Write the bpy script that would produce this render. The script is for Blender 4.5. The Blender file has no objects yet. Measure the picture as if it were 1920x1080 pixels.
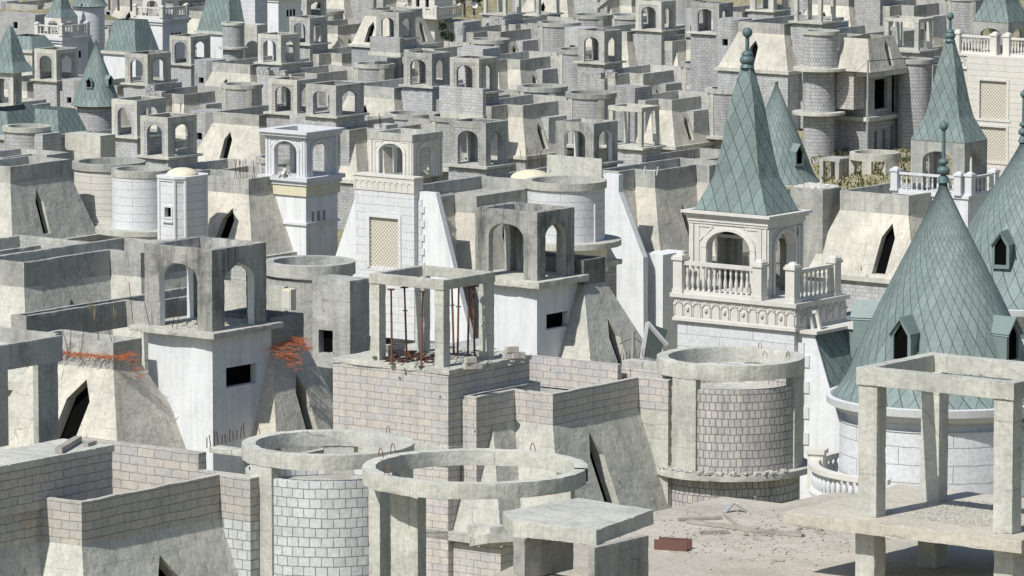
import bpy, math, random
from mathutils import Vector, Matrix
from mathutils.geometry import tessellate_polygon
R = math.radians
C = bpy.context.scene.collection
rng = random.Random(7)
ALPHA = 37.0
FPX = 11000.0
CAMH = 80.0
PITCH = R(7.4)

# ---------------------------------------------------------------- camera geometry
def P(px, py, Y):
    """world point at photograph pixel (1920x1080) and forward distance Y"""
    a = (px-960)/FPX; b = -(py-540)/FPX
    d = Vector((a, math.cos(PITCH)+b*math.sin(PITCH), -math.sin(PITCH)+b*math.cos(PITCH)))
    return Vector((d.x/d.y*Y, Y, CAMH+d.z/d.y*Y))
def K(Y): return FPX/(Y*1.008)     # pixels per metre

# ---------------------------------------------------------------- materials
M = {}
def nt(name, rough=.85, spec=.25):
    m = bpy.data.materials.new(name); m.use_nodes = True
    n = m.node_tree; b = n.nodes['Principled BSDF']
    b.inputs['Roughness'].default_value = rough
    b.inputs['Specular IOR Level'].default_value = spec
    M[name] = m
    return m, n, b
def N(n, t, **kw):
    x = n.nodes.new(t)
    for k, v in kw.items():
        if k in x.inputs: x.inputs[k].default_value = v
        else: setattr(x, k, v)
    return x
def math_(n, op, a, b=None, c=None):
    x = n.nodes.new('ShaderNodeMath'); x.operation = op
    for i, v in enumerate((a, b, c)):
        if v is None: continue
        if isinstance(v, (int, float)): x.inputs[i].default_value = v
        else: n.links.new(v, x.inputs[i])
    return x.outputs[0]
def mixc(n, fac, a, b, mode='MIX'):
    x = n.nodes.new('ShaderNodeMix'); x.data_type = 'RGBA'; x.blend_type = mode
    for sock, v in ((x.inputs[0], fac), (x.inputs[6], a), (x.inputs[7], b)):
        if isinstance(v, (int, float)): sock.default_value = v
        elif isinstance(v, tuple): sock.default_value = (*v, 1)
        else: n.links.new(v, sock)
    return x.outputs[2]
def ramp(n, fac, stops):
    x = n.nodes.new('ShaderNodeValToRGB'); n.links.new(fac, x.inputs[0])
    e = x.color_ramp.elements
    while len(e) < len(stops): e.new(.5)
    for el, (p, v) in zip(e, stops):
        el.position = p; el.color = (v, v, v, 1) if isinstance(v, (int, float)) else (*v, 1)
    return x.outputs[0]
def coords(n):
    """object-space position shifted by a random amount per object"""
    tc = N(n, 'ShaderNodeTexCoord'); oi = N(n, 'ShaderNodeObjectInfo')
    mp = n.nodes.new('ShaderNodeVectorMath'); mp.operation = 'ADD'
    cb = n.nodes.new('ShaderNodeCombineXYZ')
    r = math_(n, 'MULTIPLY', oi.outputs['Random'], 93.0)
    n.links.new(r, cb.inputs[0]); n.links.new(r, cb.inputs[1])
    n.links.new(tc.outputs['Object'], mp.inputs[0]); n.links.new(cb.outputs[0], mp.inputs[1])
    return mp.outputs[0], tc, oi
def noise(n, vec, scale, detail=5, rough=.6, stretch=None):
    if stretch:
        s = n.nodes.new('ShaderNodeVectorMath'); s.operation = 'MULTIPLY'
        n.links.new(vec, s.inputs[0]); s.inputs[1].default_value = stretch; vec = s.outputs[0]
    x = N(n, 'ShaderNodeTexNoise', Scale=scale, Detail=detail, Roughness=rough)
    n.links.new(vec, x.inputs['Vector'])
    return x.outputs['Fac']
def weather(n, col, vec, oi, stain=(.09, .09, .085), amt=.6, streak=.5, vary=.18, cream=None, fl=.82):
    """large blotches, vertical rain streaks and a per-object tone on top of a base colour"""
    big = noise(n, vec, .35, 6, .65)
    if cream: col = mixc(n, ramp(n, big, ((.42, 0), (.62, 1))), col, cream)
    st = noise(n, vec, 1.0, 5, .7, (2.2, 2.2, .22))
    st = ramp(n, st, ((.46, 0), (.74, streak)))
    col = mixc(n, st, col, stain)
    bl = noise(n, vec, .9, 7, .7)
    bl = ramp(n, bl, ((.5, 0), (.78, amt)))
    col = mixc(n, bl, col, stain)
    fine = noise(n, vec, 9, 4, .7)
    f = ramp(n, fine, ((.3, fl), (.7, 1.1 if fl < .9 else 1.03)))
    col = mixc(n, 1.0, col, f, 'MULTIPLY')
    v = math_(n, 'MULTIPLY_ADD', oi.outputs['Random'], vary, 1-vary/2)
    cb = n.nodes.new('ShaderNodeCombineColor')
    for i in range(3): n.links.new(v, cb.inputs[i])
    return mixc(n, 1.0, col, cb.outputs[0], 'MULTIPLY')
def bump(n, b, h, dist=.03, strength=.6, prev=None):
    x = N(n, 'ShaderNodeBump', Strength=strength, Distance=dist)
    n.links.new(h, x.inputs['Height'])
    if prev: n.links.new(prev, x.inputs['Normal'])
    n.links.new(x.outputs[0], b.inputs['Normal'])
    return x.outputs[0]
def concrete(name, c, cream=None, stain=(.1, .1, .095), amt=.55, streak=.5, board=.35, vary=.18):
    m, n, b = nt(name, .9, .2)
    vec, tc, oi = coords(n)
    col = weather(n, (*c,) if not isinstance(c, tuple) else c, vec, oi, stain, amt, streak, vary, cream)
    sp = N(n, 'ShaderNodeSeparateXYZ'); n.links.new(tc.outputs['UV'], sp.inputs[0])
    # formwork seams: thin horizontal every 1.2 m and vertical every 2.4 m, broken by noise
    s1 = math_(n, 'LESS_THAN', math_(n, 'FRACT', math_(n, 'MULTIPLY_ADD', sp.outputs[1], 1/1.25, .37)), .025)
    s2 = math_(n, 'LESS_THAN', math_(n, 'FRACT', math_(n, 'MULTIPLY_ADD', sp.outputs[0], 1/2.4, .21)), .014)
    s = math_(n, 'MAXIMUM', s1, s2)
    brk = ramp(n, noise(n, vec, 1.3, 3), ((.42, 0), (.55, 1)))
    s = math_(n, 'MULTIPLY', s, brk)
    col = mixc(n, math_(n, 'MULTIPLY', s, board), col, tuple(x*.35 for x in c))
    pf = math_(n, 'FRACT', math_(n, 'MULTIPLY', sp.outputs[0], 1/.16))
    pl = math_(n, 'LESS_THAN', pf, .12)
    pm = ramp(n, noise(n, vec, .45, 2), ((.5, 0), (.6, .22)))
    col = mixc(n, math_(n, 'MULTIPLY', pl, pm), col, tuple(x*.4 for x in c))
    rs = ramp(n, noise(n, vec, 1.0, 3, .6, (3.5, 3.5, .3)), ((.66, 0), (.76, .45)))
    col = mixc(n, rs, col, (.3, .2, .11))
    # hairline cracks
    wv = n.nodes.new('ShaderNodeVectorMath'); wv.operation = 'ADD'
    nz = N(n, 'ShaderNodeTexNoise', Scale=1.1, Detail=5.0); n.links.new(vec, nz.inputs['Vector'])
    n.links.new(vec, wv.inputs[0]); n.links.new(nz.outputs['Color'], wv.inputs[1])
    vc = N(n, 'ShaderNodeTexVoronoi', Scale=.32); vc.feature = 'DISTANCE_TO_EDGE'; n.links.new(wv.outputs[0], vc.inputs['Vector'])
    ck = math_(n, 'MULTIPLY', math_(n, 'LESS_THAN', vc.outputs['Distance'], .0038), ramp(n, noise(n, vec, .3, 2), ((.52, 0), (.58, .5))))
    col = mixc(n, ck, col, tuple(x*.25 for x in c))
    # pits
    vo = N(n, 'ShaderNodeTexVoronoi', Scale=3.2); n.links.new(vec, vo.inputs['Vector'])
    pit = math_(n, 'LESS_THAN', vo.outputs['Distance'], .045)
    col = mixc(n, math_(n, 'MULTIPLY', pit, .7), col, tuple(x*.25 for x in c))
    n.links.new(col, b.inputs['Base Color'])
    p = bump(n, b, noise(n, vec, 5, 6, .7), .06, .5)
    bump(n, b, noise(n, vec, .9, 3), .25, .35, p)
def bricks(name, c1, c2, mortar, w=.6, h=.25, ms=.012, stain=(.12, .11, .1), amt=.4, streak=.4, bias=0., vary=.15, bmp=.03, off=.5):
    m, n, b = nt(name, .9, .2)
    vec, tc, oi = coords(n)
    jit = n.nodes.new('ShaderNodeVectorMath'); jit.operation = 'ADD'
    nz = N(n, 'ShaderNodeTexNoise', Scale=1.6, Detail=4.0); n.links.new(tc.outputs['UV'], nz.inputs['Vector'])
    sc = n.nodes.new('ShaderNodeVectorMath'); sc.operation = 'SCALE'; sc.inputs[3].default_value = .075
    n.links.new(nz.outputs['Color'], sc.inputs[0])
    n.links.new(tc.outputs['UV'], jit.inputs[0]); n.links.new(sc.outputs[0], jit.inputs[1])
    br = N(n, 'ShaderNodeTexBrick', Scale=1.0)
    br.offset = off
    br.inputs['Brick Width'].default_value = w; br.inputs['Row Height'].default_value = h
    br.inputs['Mortar Size'].default_value = ms; br.inputs['Mortar Smooth'].default_value = .3
    br.inputs['Bias'].default_value = bias
    br.inputs['Color1'].default_value = (*c1, 1); br.inputs['Color2'].default_value = (*c2, 1)
    br.inputs['Mortar'].default_value = (*mortar, 1)
    n.links.new(jit.outputs[0], br.inputs['Vector'])
    col = weather(n, br.outputs['Color'], vec, oi, stain, amt, streak, vary)
    n.links.new(col, b.inputs['Base Color'])
    inv = math_(n, 'SUBTRACT', 1.0, br.outputs['Fac'])
    p = bump(n, b, inv, bmp, .9)
    bump(n, b, noise(n, vec, 6, 4), .03, .4, p)
def paint(name, c, stain, amt=.2, streak=.25, rough=.7, vary=.08, bmp=.02):
    m, n, b = nt(name, rough, .3)
    vec, tc, oi = coords(n)
    col = weather(n, c, vec, oi, stain, amt, streak, vary, None, .93)
    n.links.new(col, b.inputs['Base Color'])
    bump(n, b, noise(n, vec, 4, 5), bmp, .4)
def diamonds(name, c, wu, hv, line=.035, logv=False, rough=.5):
    m, n, b = nt(name, rough, .4)
    vec, tc, oi = coords(n)
    sp = N(n, 'ShaderNodeSeparateXYZ'); n.links.new(tc.outputs['UV'], sp.inputs[0])
    u = math_(n, 'MULTIPLY', sp.outputs[0], 1/wu); v = math_(n, 'MULTIPLY', sp.outputs[1], 1/hv)
    f1 = math_(n, 'FRACT', math_(n, 'ADD', u, v)); f2 = math_(n, 'FRACT', math_(n, 'SUBTRACT', u, v))
    l1 = math_(n, 'LESS_THAN', f1, line); l2 = math_(n, 'LESS_THAN', f2, line*.8)
    ca = n.nodes.new('ShaderNodeCombineXYZ')
    n.links.new(math_(n, 'FLOOR', math_(n, 'ADD', u, v)), ca.inputs[0]); n.links.new(math_(n, 'FLOOR', math_(n, 'SUBTRACT', u, v)), ca.inputs[1])
    wn = N(n, 'ShaderNodeTexWhiteNoise'); n.links.new(ca.outputs[0], wn.inputs['Vector'])
    t = ramp(n, wn.outputs['Value'], ((0, .86), (1, 1.1)))
    col = mixc(n, 1.0, c, t, 'MULTIPLY')
    col = weather(n, col, vec, oi, tuple(x*.75 for x in c), .2, .2, .06)
    l = math_(n, 'MAXIMUM', l1, math_(n, 'MULTIPLY', l2, .6))  # seams; the stronger set also paints the shadow where scales overlap
    col = mixc(n, l, col, tuple(x*.3 for x in c))
    n.links.new(col, b.inputs['Base Color'])
    hgt = math_(n, 'ADD', f1, math_(n, 'MULTIPLY', f2, .6))
    p = bump(n, b, hgt, .05, .9)
    bump(n, b, noise(n, vec, 1.4, 4), .12, .35, p)
    b.inputs['Roughness'].default_value = .62; b.inputs['Specular IOR Level'].default_value = .25

GS = (.11, .11, .105)
concrete('grey_concrete', (.385, .39, .365), (.475, .475, .435), vary=.28)
concrete('pale_concrete', (.475, .48, .435), (.555, .553, .49), (.19, .19, .175), .5, .42)
concrete('cream_concrete', (.47, .457, .405), (.59, .565, .49), (.22, .21, .18), .5, .42)
concrete('dark_concrete', (.21, .21, .195), (.3, .295, .27), (.07, .07, .068), .8, .8)  # dark concrete, also used as painted shade inside the spire belvedere
concrete('mid_concrete', (.37, .378, .355), (.46, .463, .425), (.12, .12, .12), .75, .5)
concrete('weathered_concrete', (.33, .33, .31), (.42, .415, .38), (.05, .055, .055), 1., 1., .35, .1)
concrete('plaster_grey', (.42, .43, .44), (.55, .57, .6), (.14, .14, .14), .6, .5)
bricks('grey_block', (.47, .48, .485), (.39, .4, .405), (.28, .28, .28), .5, .25, .009, vary=.28)
bricks('pale_block', (.47, .46, .43), (.39, .385, .37), (.13, .125, .12), .5, .25, .012)
bricks('white_block', (.6, .62, .62), (.5, .52, .53), (.24, .24, .24), .33, .27, .012, amt=.25, streak=.2, bmp=.05)
bricks('tan_block', (.52, .48, .425), (.445, .44, .42), (.24, .22, .2), .62, .24, .009, amt=.25, streak=.25)
bricks('buff_block', (.54, .5, .45), (.47, .465, .46), (.26, .25, .24), .6, .24, .008, amt=.25, streak=.25)
bricks('drum_block', (.54, .515, .475), (.44, .43, .42), (.22, .21, .2), .21, .27, .014, amt=.35, streak=.5, off=.35, bmp=.05)
bricks('drum_grey', (.46, .47, .47), (.38, .39, .395), (.24, .24, .24), .22, .26, .012, amt=.4, streak=.4, off=.4, bmp=.04)
bricks('white_siding', (.62, .635, .66), (.59, .605, .63), (.3, .3, .31), 3.1, .5, .012, stain=(.45, .45, .45), amt=.35, streak=.4, vary=.04, bmp=.01)
bricks('cream_siding', (.62, .6, .55), (.59, .575, .53), (.3, .28, .24), 3.1, .42, .012, stain=(.45, .42, .36), amt=.3, streak=.3, vary=.04, bmp=.01)
paint('white_plaster', (.67, .69, .71), (.38, .4, .41), .4, .5, bmp=.02)
paint('cream_trim', (.6, .592, .555), (.4, .37, .31), .45, .45)
paint('white_trim', (.6, .615, .635), (.42, .42, .42), .4, .4)
paint('yellow_foam', (.62, .59, .44), (.5, .45, .3), .4, .4)
paint('dome_foam', (.66, .62, .47), (.52, .48, .4), .9, .2)
diamonds('teal_scales', (.19, .245, .238), .6, 1.15, .06)
diamonds('teal_cone_scales', (.19, .245, .238), 1, 1, .07)
paint('teal_metal', (.18, .235, .228), (.12, .17, .17), .3, .3, .5)
paint('teal_dark_metal', (.1, .155, .165), (.07, .1, .11), .3, .3, .45)
paint('dark_void', (.005, .005, .005), (.004, .004, .004), .1, .1, 1.)  # flat black that paints the darkness of unlit rooms behind openings
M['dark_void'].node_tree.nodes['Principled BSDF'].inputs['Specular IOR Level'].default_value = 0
paint('rusty_steel', (.18, .085, .055), (.12, .05, .03), .6, .4)
paint('dark_rebar', (.09, .045, .03), (.05, .03, .02), .6, .4)
paint('orange_net', (.42, .14, .065), (.45, .13, .06), .5, .2)
paint('old_timber', (.36, .34, .3), (.17, .155, .13), .7, .5)
paint('red_timber', (.14, .075, .062), (.16, .08, .06), .6, .3)
paint('grey_steel', (.3, .31, .32), (.15, .15, .15), .4, .3, .5)
paint('white_sheet', (.6, .6, .6), (.5, .5, .5), .3, .2)
paint('leaf', (.055, .085, .03), (.03, .05, .018), .6, .1, .8, .5)
paint('leaf_dark', (.025, .045, .022), (.015, .025, .012), .6, .1, .8, .4)
paint('dry_stalk', (.42, .36, .2), (.25, .2, .1), .5, .2, .9, .4)
paint('bark', (.14, .1, .07), (.07, .05, .035), .6, .6)
paint('pink_block', (.45, .3, .25), (.3, .2, .16), .4, .3)
paint('black_cable', (.02, .02, .02), (.02, .02, .02))
concrete('dusty_deck', (.46, .43, .365), (.53, .5, .43), (.3, .265, .21), .6, .2, .2)
def soil():
    m, n, b = nt('dry_soil', .95, .1)
    tc = N(n, 'ShaderNodeTexCoord'); v = tc.outputs['Object']
    a = noise(n, v, .05, 8, .7); f = noise(n, v, 1.2, 6, .75)
    col = mixc(n, ramp(n, a, ((.4, 0), (.6, 1))), (.4, .35, .25), (.3, .28, .16))
    col = mixc(n, ramp(n, f, ((.45, 0), (.62, .85))), col, (.12, .13, .06))
    n.links.new(col, b.inputs['Base Color']); bump(n, b, f, .3, .8)
soil()
def jali():
    m, n, b = nt('lattice_panel', .8, .2)
    vec, tc, oi = coords(n)
    sp = N(n, 'ShaderNodeSeparateXYZ'); n.links.new(tc.outputs['UV'], sp.inputs[0])
    def cell(k, o):
        a = math_(n, 'SUBTRACT', math_(n, 'FRACT', math_(n, 'MULTIPLY_ADD', sp.outputs[0], k, o)), .5)
        c = math_(n, 'SUBTRACT', math_(n, 'FRACT', math_(n, 'MULTIPLY_ADD', sp.outputs[1], k, o)), .5)
        return math_(n, 'SQRT', math_(n, 'ADD', math_(n, 'MULTIPLY', a, a), math_(n, 'MULTIPLY', c, c)))
    d = math_(n, 'MINIMUM', cell(4.2, 0), cell(4.2, .5))
    hole = ramp(n, d, ((.22, 1), (.3, 0)))
    col = mixc(n, hole, (.63, .6, .53), (.4, .37, .3))
    n.links.new(col, b.inputs['Base Color']); bump(n, b, math_(n, 'SUBTRACT', 1, hole), .05, .9)
jali()

# ---------------------------------------------------------------- mesh collecting
class MB:
    def __init__(s): s.v = []; s.f = []; s.uv = []; s.m = []; s.sm = []
    def face(s, pts, mi=0, uv=None, smooth=False):
        pts = [Vector(p) for p in pts]
        if uv is None: uv = s.auto(pts)
        i = len(s.v); s.v += pts; s.f.append(tuple(range(i, i+len(pts)))); s.uv += uv; s.m.append(mi); s.sm.append(smooth)
    @staticmethod
    def auto(pts):
        n = Vector((0, 0, 0))
        for i in range(1, len(pts)-1): n += (pts[i]-pts[0]).cross(pts[i+1]-pts[0])
        if n.length < 1e-12: n = Vector((0, 0, 1))
        n.normalize()
        if abs(n.z) > .97: return [(p.x, p.y) for p in pts]
        t = Vector((-n.y, n.x, 0)).normalized(); w = n.cross(t)
        return [(p.dot(t), p.dot(w)) for p in pts]
    def box(s, x0, x1, y0, y1, z0, z1, mi=0):
        a = [(x0, y0), (x1, y0), (x1, y1), (x0, y1)]
        s.prism(a, z0, z1, mi)
    def prism(s, poly, z0, z1, mi=0, top=True, bottom=True, mtop=None):
        k = len(poly)
        for i in range(k):
            (xa, ya), (xb, yb) = poly[i], poly[(i+1) % k]
            s.face([(xa, ya, z0), (xb, yb, z0), (xb, yb, z1), (xa, ya, z1)], mi)
        if top: s.cap(poly, z1, mi if mtop is None else mtop)
        if bottom: s.cap(poly, z0, mi, True)
    def cap(s, poly, z, mi=0, flip=False, holes=()):
        loops = [[Vector((p[0], p[1], z)) for p in poly]] + [[Vector((p[0], p[1], z)) for p in h] for h in holes]
        flat = [p for l in loops for p in l]
        for t in tessellate_polygon(loops):
            q = [flat[i] for i in t]
            nz = (q[1]-q[0]).cross(q[2]-q[0]).z
            if (nz < 0) != flip: q.reverse()
            s.face(q, mi)
    def extrude(s, outline, org, ux, uy, un, t, mi=0, mi2=None):
        """planar outline in (ux,uy) at org, front face along -un, extruded by t along un"""
        pts = [org+ux*a+uy*b for a, b in outline]
        bk = [p+un*t for p in pts]
        for tri in tessellate_polygon([pts]):
            q = [pts[i] for i in tri]; w = [bk[i] for i in tri]
            if (q[1]-q[0]).cross(q[2]-q[0]).dot(un) > 0: q.reverse()
            if (w[1]-w[0]).cross(w[2]-w[0]).dot(un) < 0: w.reverse()
            s.face(q, mi); s.face(w, mi)
        k = len(pts)
        area = sum(outline[i][0]*outline[(i+1) % k][1]-outline[(i+1) % k][0]*outline[i][1] for i in range(k))
        hand = ux.cross(uy).dot(un) < 0
        for i in range(k):
            a, b = pts[i], pts[(i+1) % k]
            q = [b, a, bk[i], bk[(i+1) % k]]
            if (area > 0) != hand: q.reverse()
            s.face(q, mi if (mi2 is None or i < 4) else mi2)
    def wall(s, p0, p1, z0, z1, holes=(), mi=0, reveal=.3, mir=None, void=None):
        """single-sided wall from p0 to p1 with rectangular or polygonal holes [(u,v)...] and reveals going inward"""
        a = Vector((p0[0], p0[1], 0)); b = Vector((p1[0], p1[1], 0)); u = (b-a).normalized(); L = (b-a).length
        nrm = Vector((u.y, -u.x, 0)); o = a+Vector((0, 0, z0))
        loops = [[(0, 0), (L, 0), (L, z1-z0), (0, z1-z0)]] + [list(h) for h in holes]
        L3 = [[o+u*x+Vector((0, 0, y)) for x, y in l] for l in loops]
        flat = [p for l in L3 for p in l]
        for t in tessellate_polygon(L3):
            q = [flat[i] for i in t]
            if (q[1]-q[0]).cross(q[2]-q[0]).dot(nrm) < 0: q.reverse()
            s.face(q, mi)
        for h in L3[1:]:
            k = len(h)
            if void is not None: s.face([p-nrm*(reveal-.01) for p in h], void)  # black sheet paints the unlit room behind the opening
            for i in range(k):
                p, q = h[i], h[(i+1) % k]
                s.face([p, q, q-nrm*reveal, p-nrm*reveal], mi if mir is None else mir)
    def lathe(s, cx, cy, prof, seg=32, mi=0, a0=0., a1=2*math.pi, smooth=True, uvk=None, closed=True):
        """prof = [(r,z)...] from bottom to top (outside)"""
        full = abs(a1-a0-2*math.pi) < 1e-6
        dist = 0; vs = [0]
        for i in range(len(prof)-1):
            dist += math.hypot(prof[i+1][0]-prof[i][0], prof[i+1][1]-prof[i][1]); vs.append(dist)
        for j in range(seg):
            t0 = a0+(a1-a0)*j/seg; t1 = a0+(a1-a0)*(j+1)/seg
            c0, s0, c1, s1 = math.cos(t0), math.sin(t0), math.cos(t1), math.sin(t1)
            rr = max(r for r, z in prof)
            for i in range(len(prof)-1):
                (r0, z0), (r1, z1) = prof[i], prof[i+1]
                q = [(cx+r0*c0, cy+r0*s0, z0), (cx+r0*c1, cy+r0*s1, z0), (cx+r1*c1, cy+r1*s1, z1), (cx+r1*c0, cy+r1*s0, z1)]
                if uvk: f0, f1 = uvk(r0, z0), uvk(r1, z1); uv = [(t0*f0[0], f0[1]), (t1*f0[0], f0[1]), (t1*f1[0], f1[1]), (t0*f1[0], f1[1])]
                else: uv = [(t0*rr, vs[i]), (t1*rr, vs[i]), (t1*rr, vs[i+1]), (t0*rr, vs[i+1])]
                if r1 < 1e-6: q = q[:3]; uv = uv[:3]
                elif r0 < 1e-6: q = [q[0], q[2], q[3]]; uv = [uv[0], uv[2], uv[3]]
                s.face(q, mi, uv, smooth)
    def ring(s, cx, cy, ro, ri, z0, z1, seg=48, mi=0, a0=0., a1=2*math.pi):
        s.lathe(cx, cy, [(ri, z0), (ro, z0)], seg, mi, a0, a1, False)
        s.lathe(cx, cy, [(ro, z0), (ro, z1)], seg, mi, a0, a1)
        s.lathe(cx, cy, [(ro, z1), (ri, z1)], seg, mi, a0, a1, False)
        s.lathe(cx, cy, [(ri, z1), (ri, z0)], seg, mi, a0, a1)
        if a1-a0 < 6.2:
            for t, fl in ((a0, 1), (a1, 0)):
                c, w = math.cos(t), math.sin(t)
                q = [(cx+ri*c, cy+ri*w, z0), (cx+ro*c, cy+ro*w, z0), (cx+ro*c, cy+ro*w, z1), (cx+ri*c, cy+ri*w, z1)]
                if not fl: q.reverse()
                s.face(q, mi)
    def disc(s, cx, cy, r, z, seg=32, mi=0):
        s.cap([(cx+r*math.cos(2*math.pi*i/seg), cy+r*math.sin(2*math.pi*i/seg)) for i in range(seg)], z, mi)
    def rod(s, a, b, r, seg=5, mi=0, r2=None):
        a = Vector(a); b = Vector(b); d = (b-a).normalized()
        t = d.cross(Vector((0, 0, 1)) if abs(d.z) < .9 else Vector((1, 0, 0))).normalized(); w = d.cross(t)
        r2 = r if r2 is None else r2
        ra = [a+(t*math.cos(2*math.pi*i/seg)+w*math.sin(2*math.pi*i/seg))*r for i in range(seg)]
        rb = [b+(t*math.cos(2*math.pi*i/seg)+w*math.sin(2*math.pi*i/seg))*r2 for i in range(seg)]
        for i in range(seg):
            j = (i+1) % seg
            s.face([ra[i], ra[j], rb[j], rb[i]], mi)
        s.face(ra[::-1], mi); s.face(rb, mi)
    def sbox(s, c, sx, sy, sz, rot=0, tilt=0, mi=0, tilt2=0):
        """free box centred at c"""
        m = Matrix.Rotation(rot, 3, 'Z') @ Matrix.Rotation(tilt, 3, 'Y') @ Matrix.Rotation(tilt2, 3, 'X')
        c = Vector(c)
        v = [c+m @ Vector((x*sx/2, y*sy/2, z*sz/2)) for x in (-1, 1) for y in (-1, 1) for z in (-1, 1)]
        for q in ((0, 1, 3, 2), (4, 6, 7, 5), (0, 4, 5, 1), (2, 3, 7, 6), (0, 2, 6, 4), (1, 5, 7, 3)):
            s.face([v[i] for i in q], mi)
    def build(s, name, mats, parent=None):
        me = bpy.data.meshes.new(name)
        me.from_pydata([tuple(v) for v in s.v], [], s.f)
        for m in (mats if isinstance(mats, (list, tuple)) else [mats]): me.materials.append(M[m])
        uvl = me.uv_layers.new(name='UVMap')
        uvl.data.foreach_set('uv', [c for u in s.uv for c in u])
        me.polygons.foreach_set('material_index', s.m)
        me.polygons.foreach_set('use_smooth', s.sm)
        import bmesh
        if any(s.sm):
            bm = bmesh.new(); bm.from_mesh(me)
            bmesh.ops.remove_doubles(bm, verts=bm.verts, dist=1e-4)
            for e in bm.edges:
                if len(e.link_faces) == 2 and e.calc_face_angle(0) > R(35): e.smooth = False
            bm.to_mesh(me); bm.free()
        me.update()
        o = bpy.data.objects.new(name, me); C.objects.link(o)
        if parent: o.parent = parent
        return o
def tag(o, label, cat, group=None, kind=None):
    if label: o['label'] = label
    if cat: o['category'] = cat
    if group: o['group'] = group
    if kind: o['kind'] = kind
    return o
def thing(name, label, cat, loc, rot=0., group=None):
    o = bpy.data.objects.new(name, None); C.objects.link(o)
    o.empty_display_size = .5
    o.location = loc; o.rotation_euler = (0, 0, rot)
    return tag(o, label, cat, group)

def roughen(o, cell=.16, amp=.006, chip=.035, seed=0):
    '''subdivide a cast part and knock its edges about so that corners are chipped and faces slightly wavy'''
    import bmesh
    from mathutils import noise as mn
    me = o.data; bm = bmesh.new(); bm.from_mesh(me)
    bmesh.ops.remove_doubles(bm, verts=bm.verts, dist=1e-4)
    bmesh.ops.triangulate(bm, faces=bm.faces)
    for _ in range(7):
        es = [e for e in bm.edges if e.calc_length() > cell]
        if not es or len(bm.faces) > 30000: break
        bmesh.ops.subdivide_edges(bm, edges=es, cuts=1)
        bmesh.ops.triangulate(bm, faces=[f for f in bm.faces if len(f.verts) > 3])
    bm.normal_update()
    mv = {}
    for v in bm.verts:
        sharp = any(len(e.link_faces) == 2 and e.calc_face_angle(0) > .6 for e in v.link_edges)
        p = v.co+Vector((seed*3.1, 0, 0))
        d = mn.noise(p*2.2)*amp+mn.noise(p*7)*amp*.5
        if sharp: d -= max(0, mn.noise(p*3.1)+.12)*chip+abs(mn.noise(p*11))*chip*.35
        mv[v] = v.normal*d
    for v, d in mv.items(): v.co += d
    bm.to_mesh(me); bm.free()
# ---------------------------------------------------------------- building pieces (all in the villa's own frame)
def offset(poly, r):
    """offset a CCW rectilinear polygon outward by r"""
    k = len(poly); out = []
    for i in range(k):
        a, b, c = Vector(poly[i-1]), Vector(poly[i]), Vector(poly[(i+1) % k])
        d1 = (b-a).normalized(); d2 = (c-b).normalized()
        n1 = Vector((d1.y, -d1.x)); n2 = Vector((d2.y, -d2.x))
        out.append(tuple(b+(n1+n2)*r/(1+n1.dot(n2))) if n1.dot(n2) < .99 else tuple(b+n1*r))
    return out
class Villa:
    def __init__(s, label, px, py, Y, cat='villa', group=None, name='villa', alpha=None, drop=10.):
        s.o = P(px, py, Y); s.a = R(ALPHA if alpha is None else alpha); s.Y = Y; s.k = K(Y)
        s.root = thing(name, label, cat, (s.o.x, s.o.y, s.o.z-drop), -s.a, group); s.drop = drop
        s.px = px; s.py = py
    def L(s, px, py, Y=None, dY=0.):
        """local x, y, z of a photograph pixel"""
        w = P(px, py, (s.Y if Y is None else Y)+dY)-s.o
        return (w.x*math.cos(s.a)-w.y*math.sin(s.a), w.x*math.sin(s.a)+w.y*math.cos(s.a), w.z)
    def hit(s, px, py, z=0.):
        d = P(px, py, 100.)-Vector((0, 0, CAMH)); t = (s.o.z+z-CAMH)/d.z; w = Vector((0, 0, CAMH))+d*t-s.o
        return (w.x*math.cos(s.a)-w.y*math.sin(s.a), w.x*math.sin(s.a)+w.y*math.cos(s.a), z)
    def put(s, mb, name, mats, parent=None):
        mb.v = [v+Vector((0, 0, s.drop)) for v in mb.v]
        return mb.build(name, mats, parent or s.root)
    def chain(s, x, y, segs):
        out = [(x, y)]
        for t, d in segs:
            if t == 'F': x += d
            elif t == 'S': y += d
            elif t == 'f': x += d/(s.k*math.cos(s.a))
            elif t == 's': y += d/(s.k*math.sin(s.a))
            out.append((x, y))
        return out

def jag(mb, poly, z, mi=0):
    pass

def arch_outline(w, h, p, zs, rise, seg=8, pointed=False):
    """wall w x h with an arched opening standing on the floor between piers of width p"""
    o = [(0, 0), (0, h), (w, h), (w, 0), (w-p, 0)]
    hw = (w-2*p)/2; cx = w/2
    for i in range(seg*2+1):
        t = math.pi*i/(seg*2)
        x = cx+hw*math.cos(t); s_ = math.sin(t)
        if pointed: s_ = .55*s_+.45*(1-abs(math.cos(t)))
        o.append((x, zs+rise*s_))
    o.append((p, 0))
    return o

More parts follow.
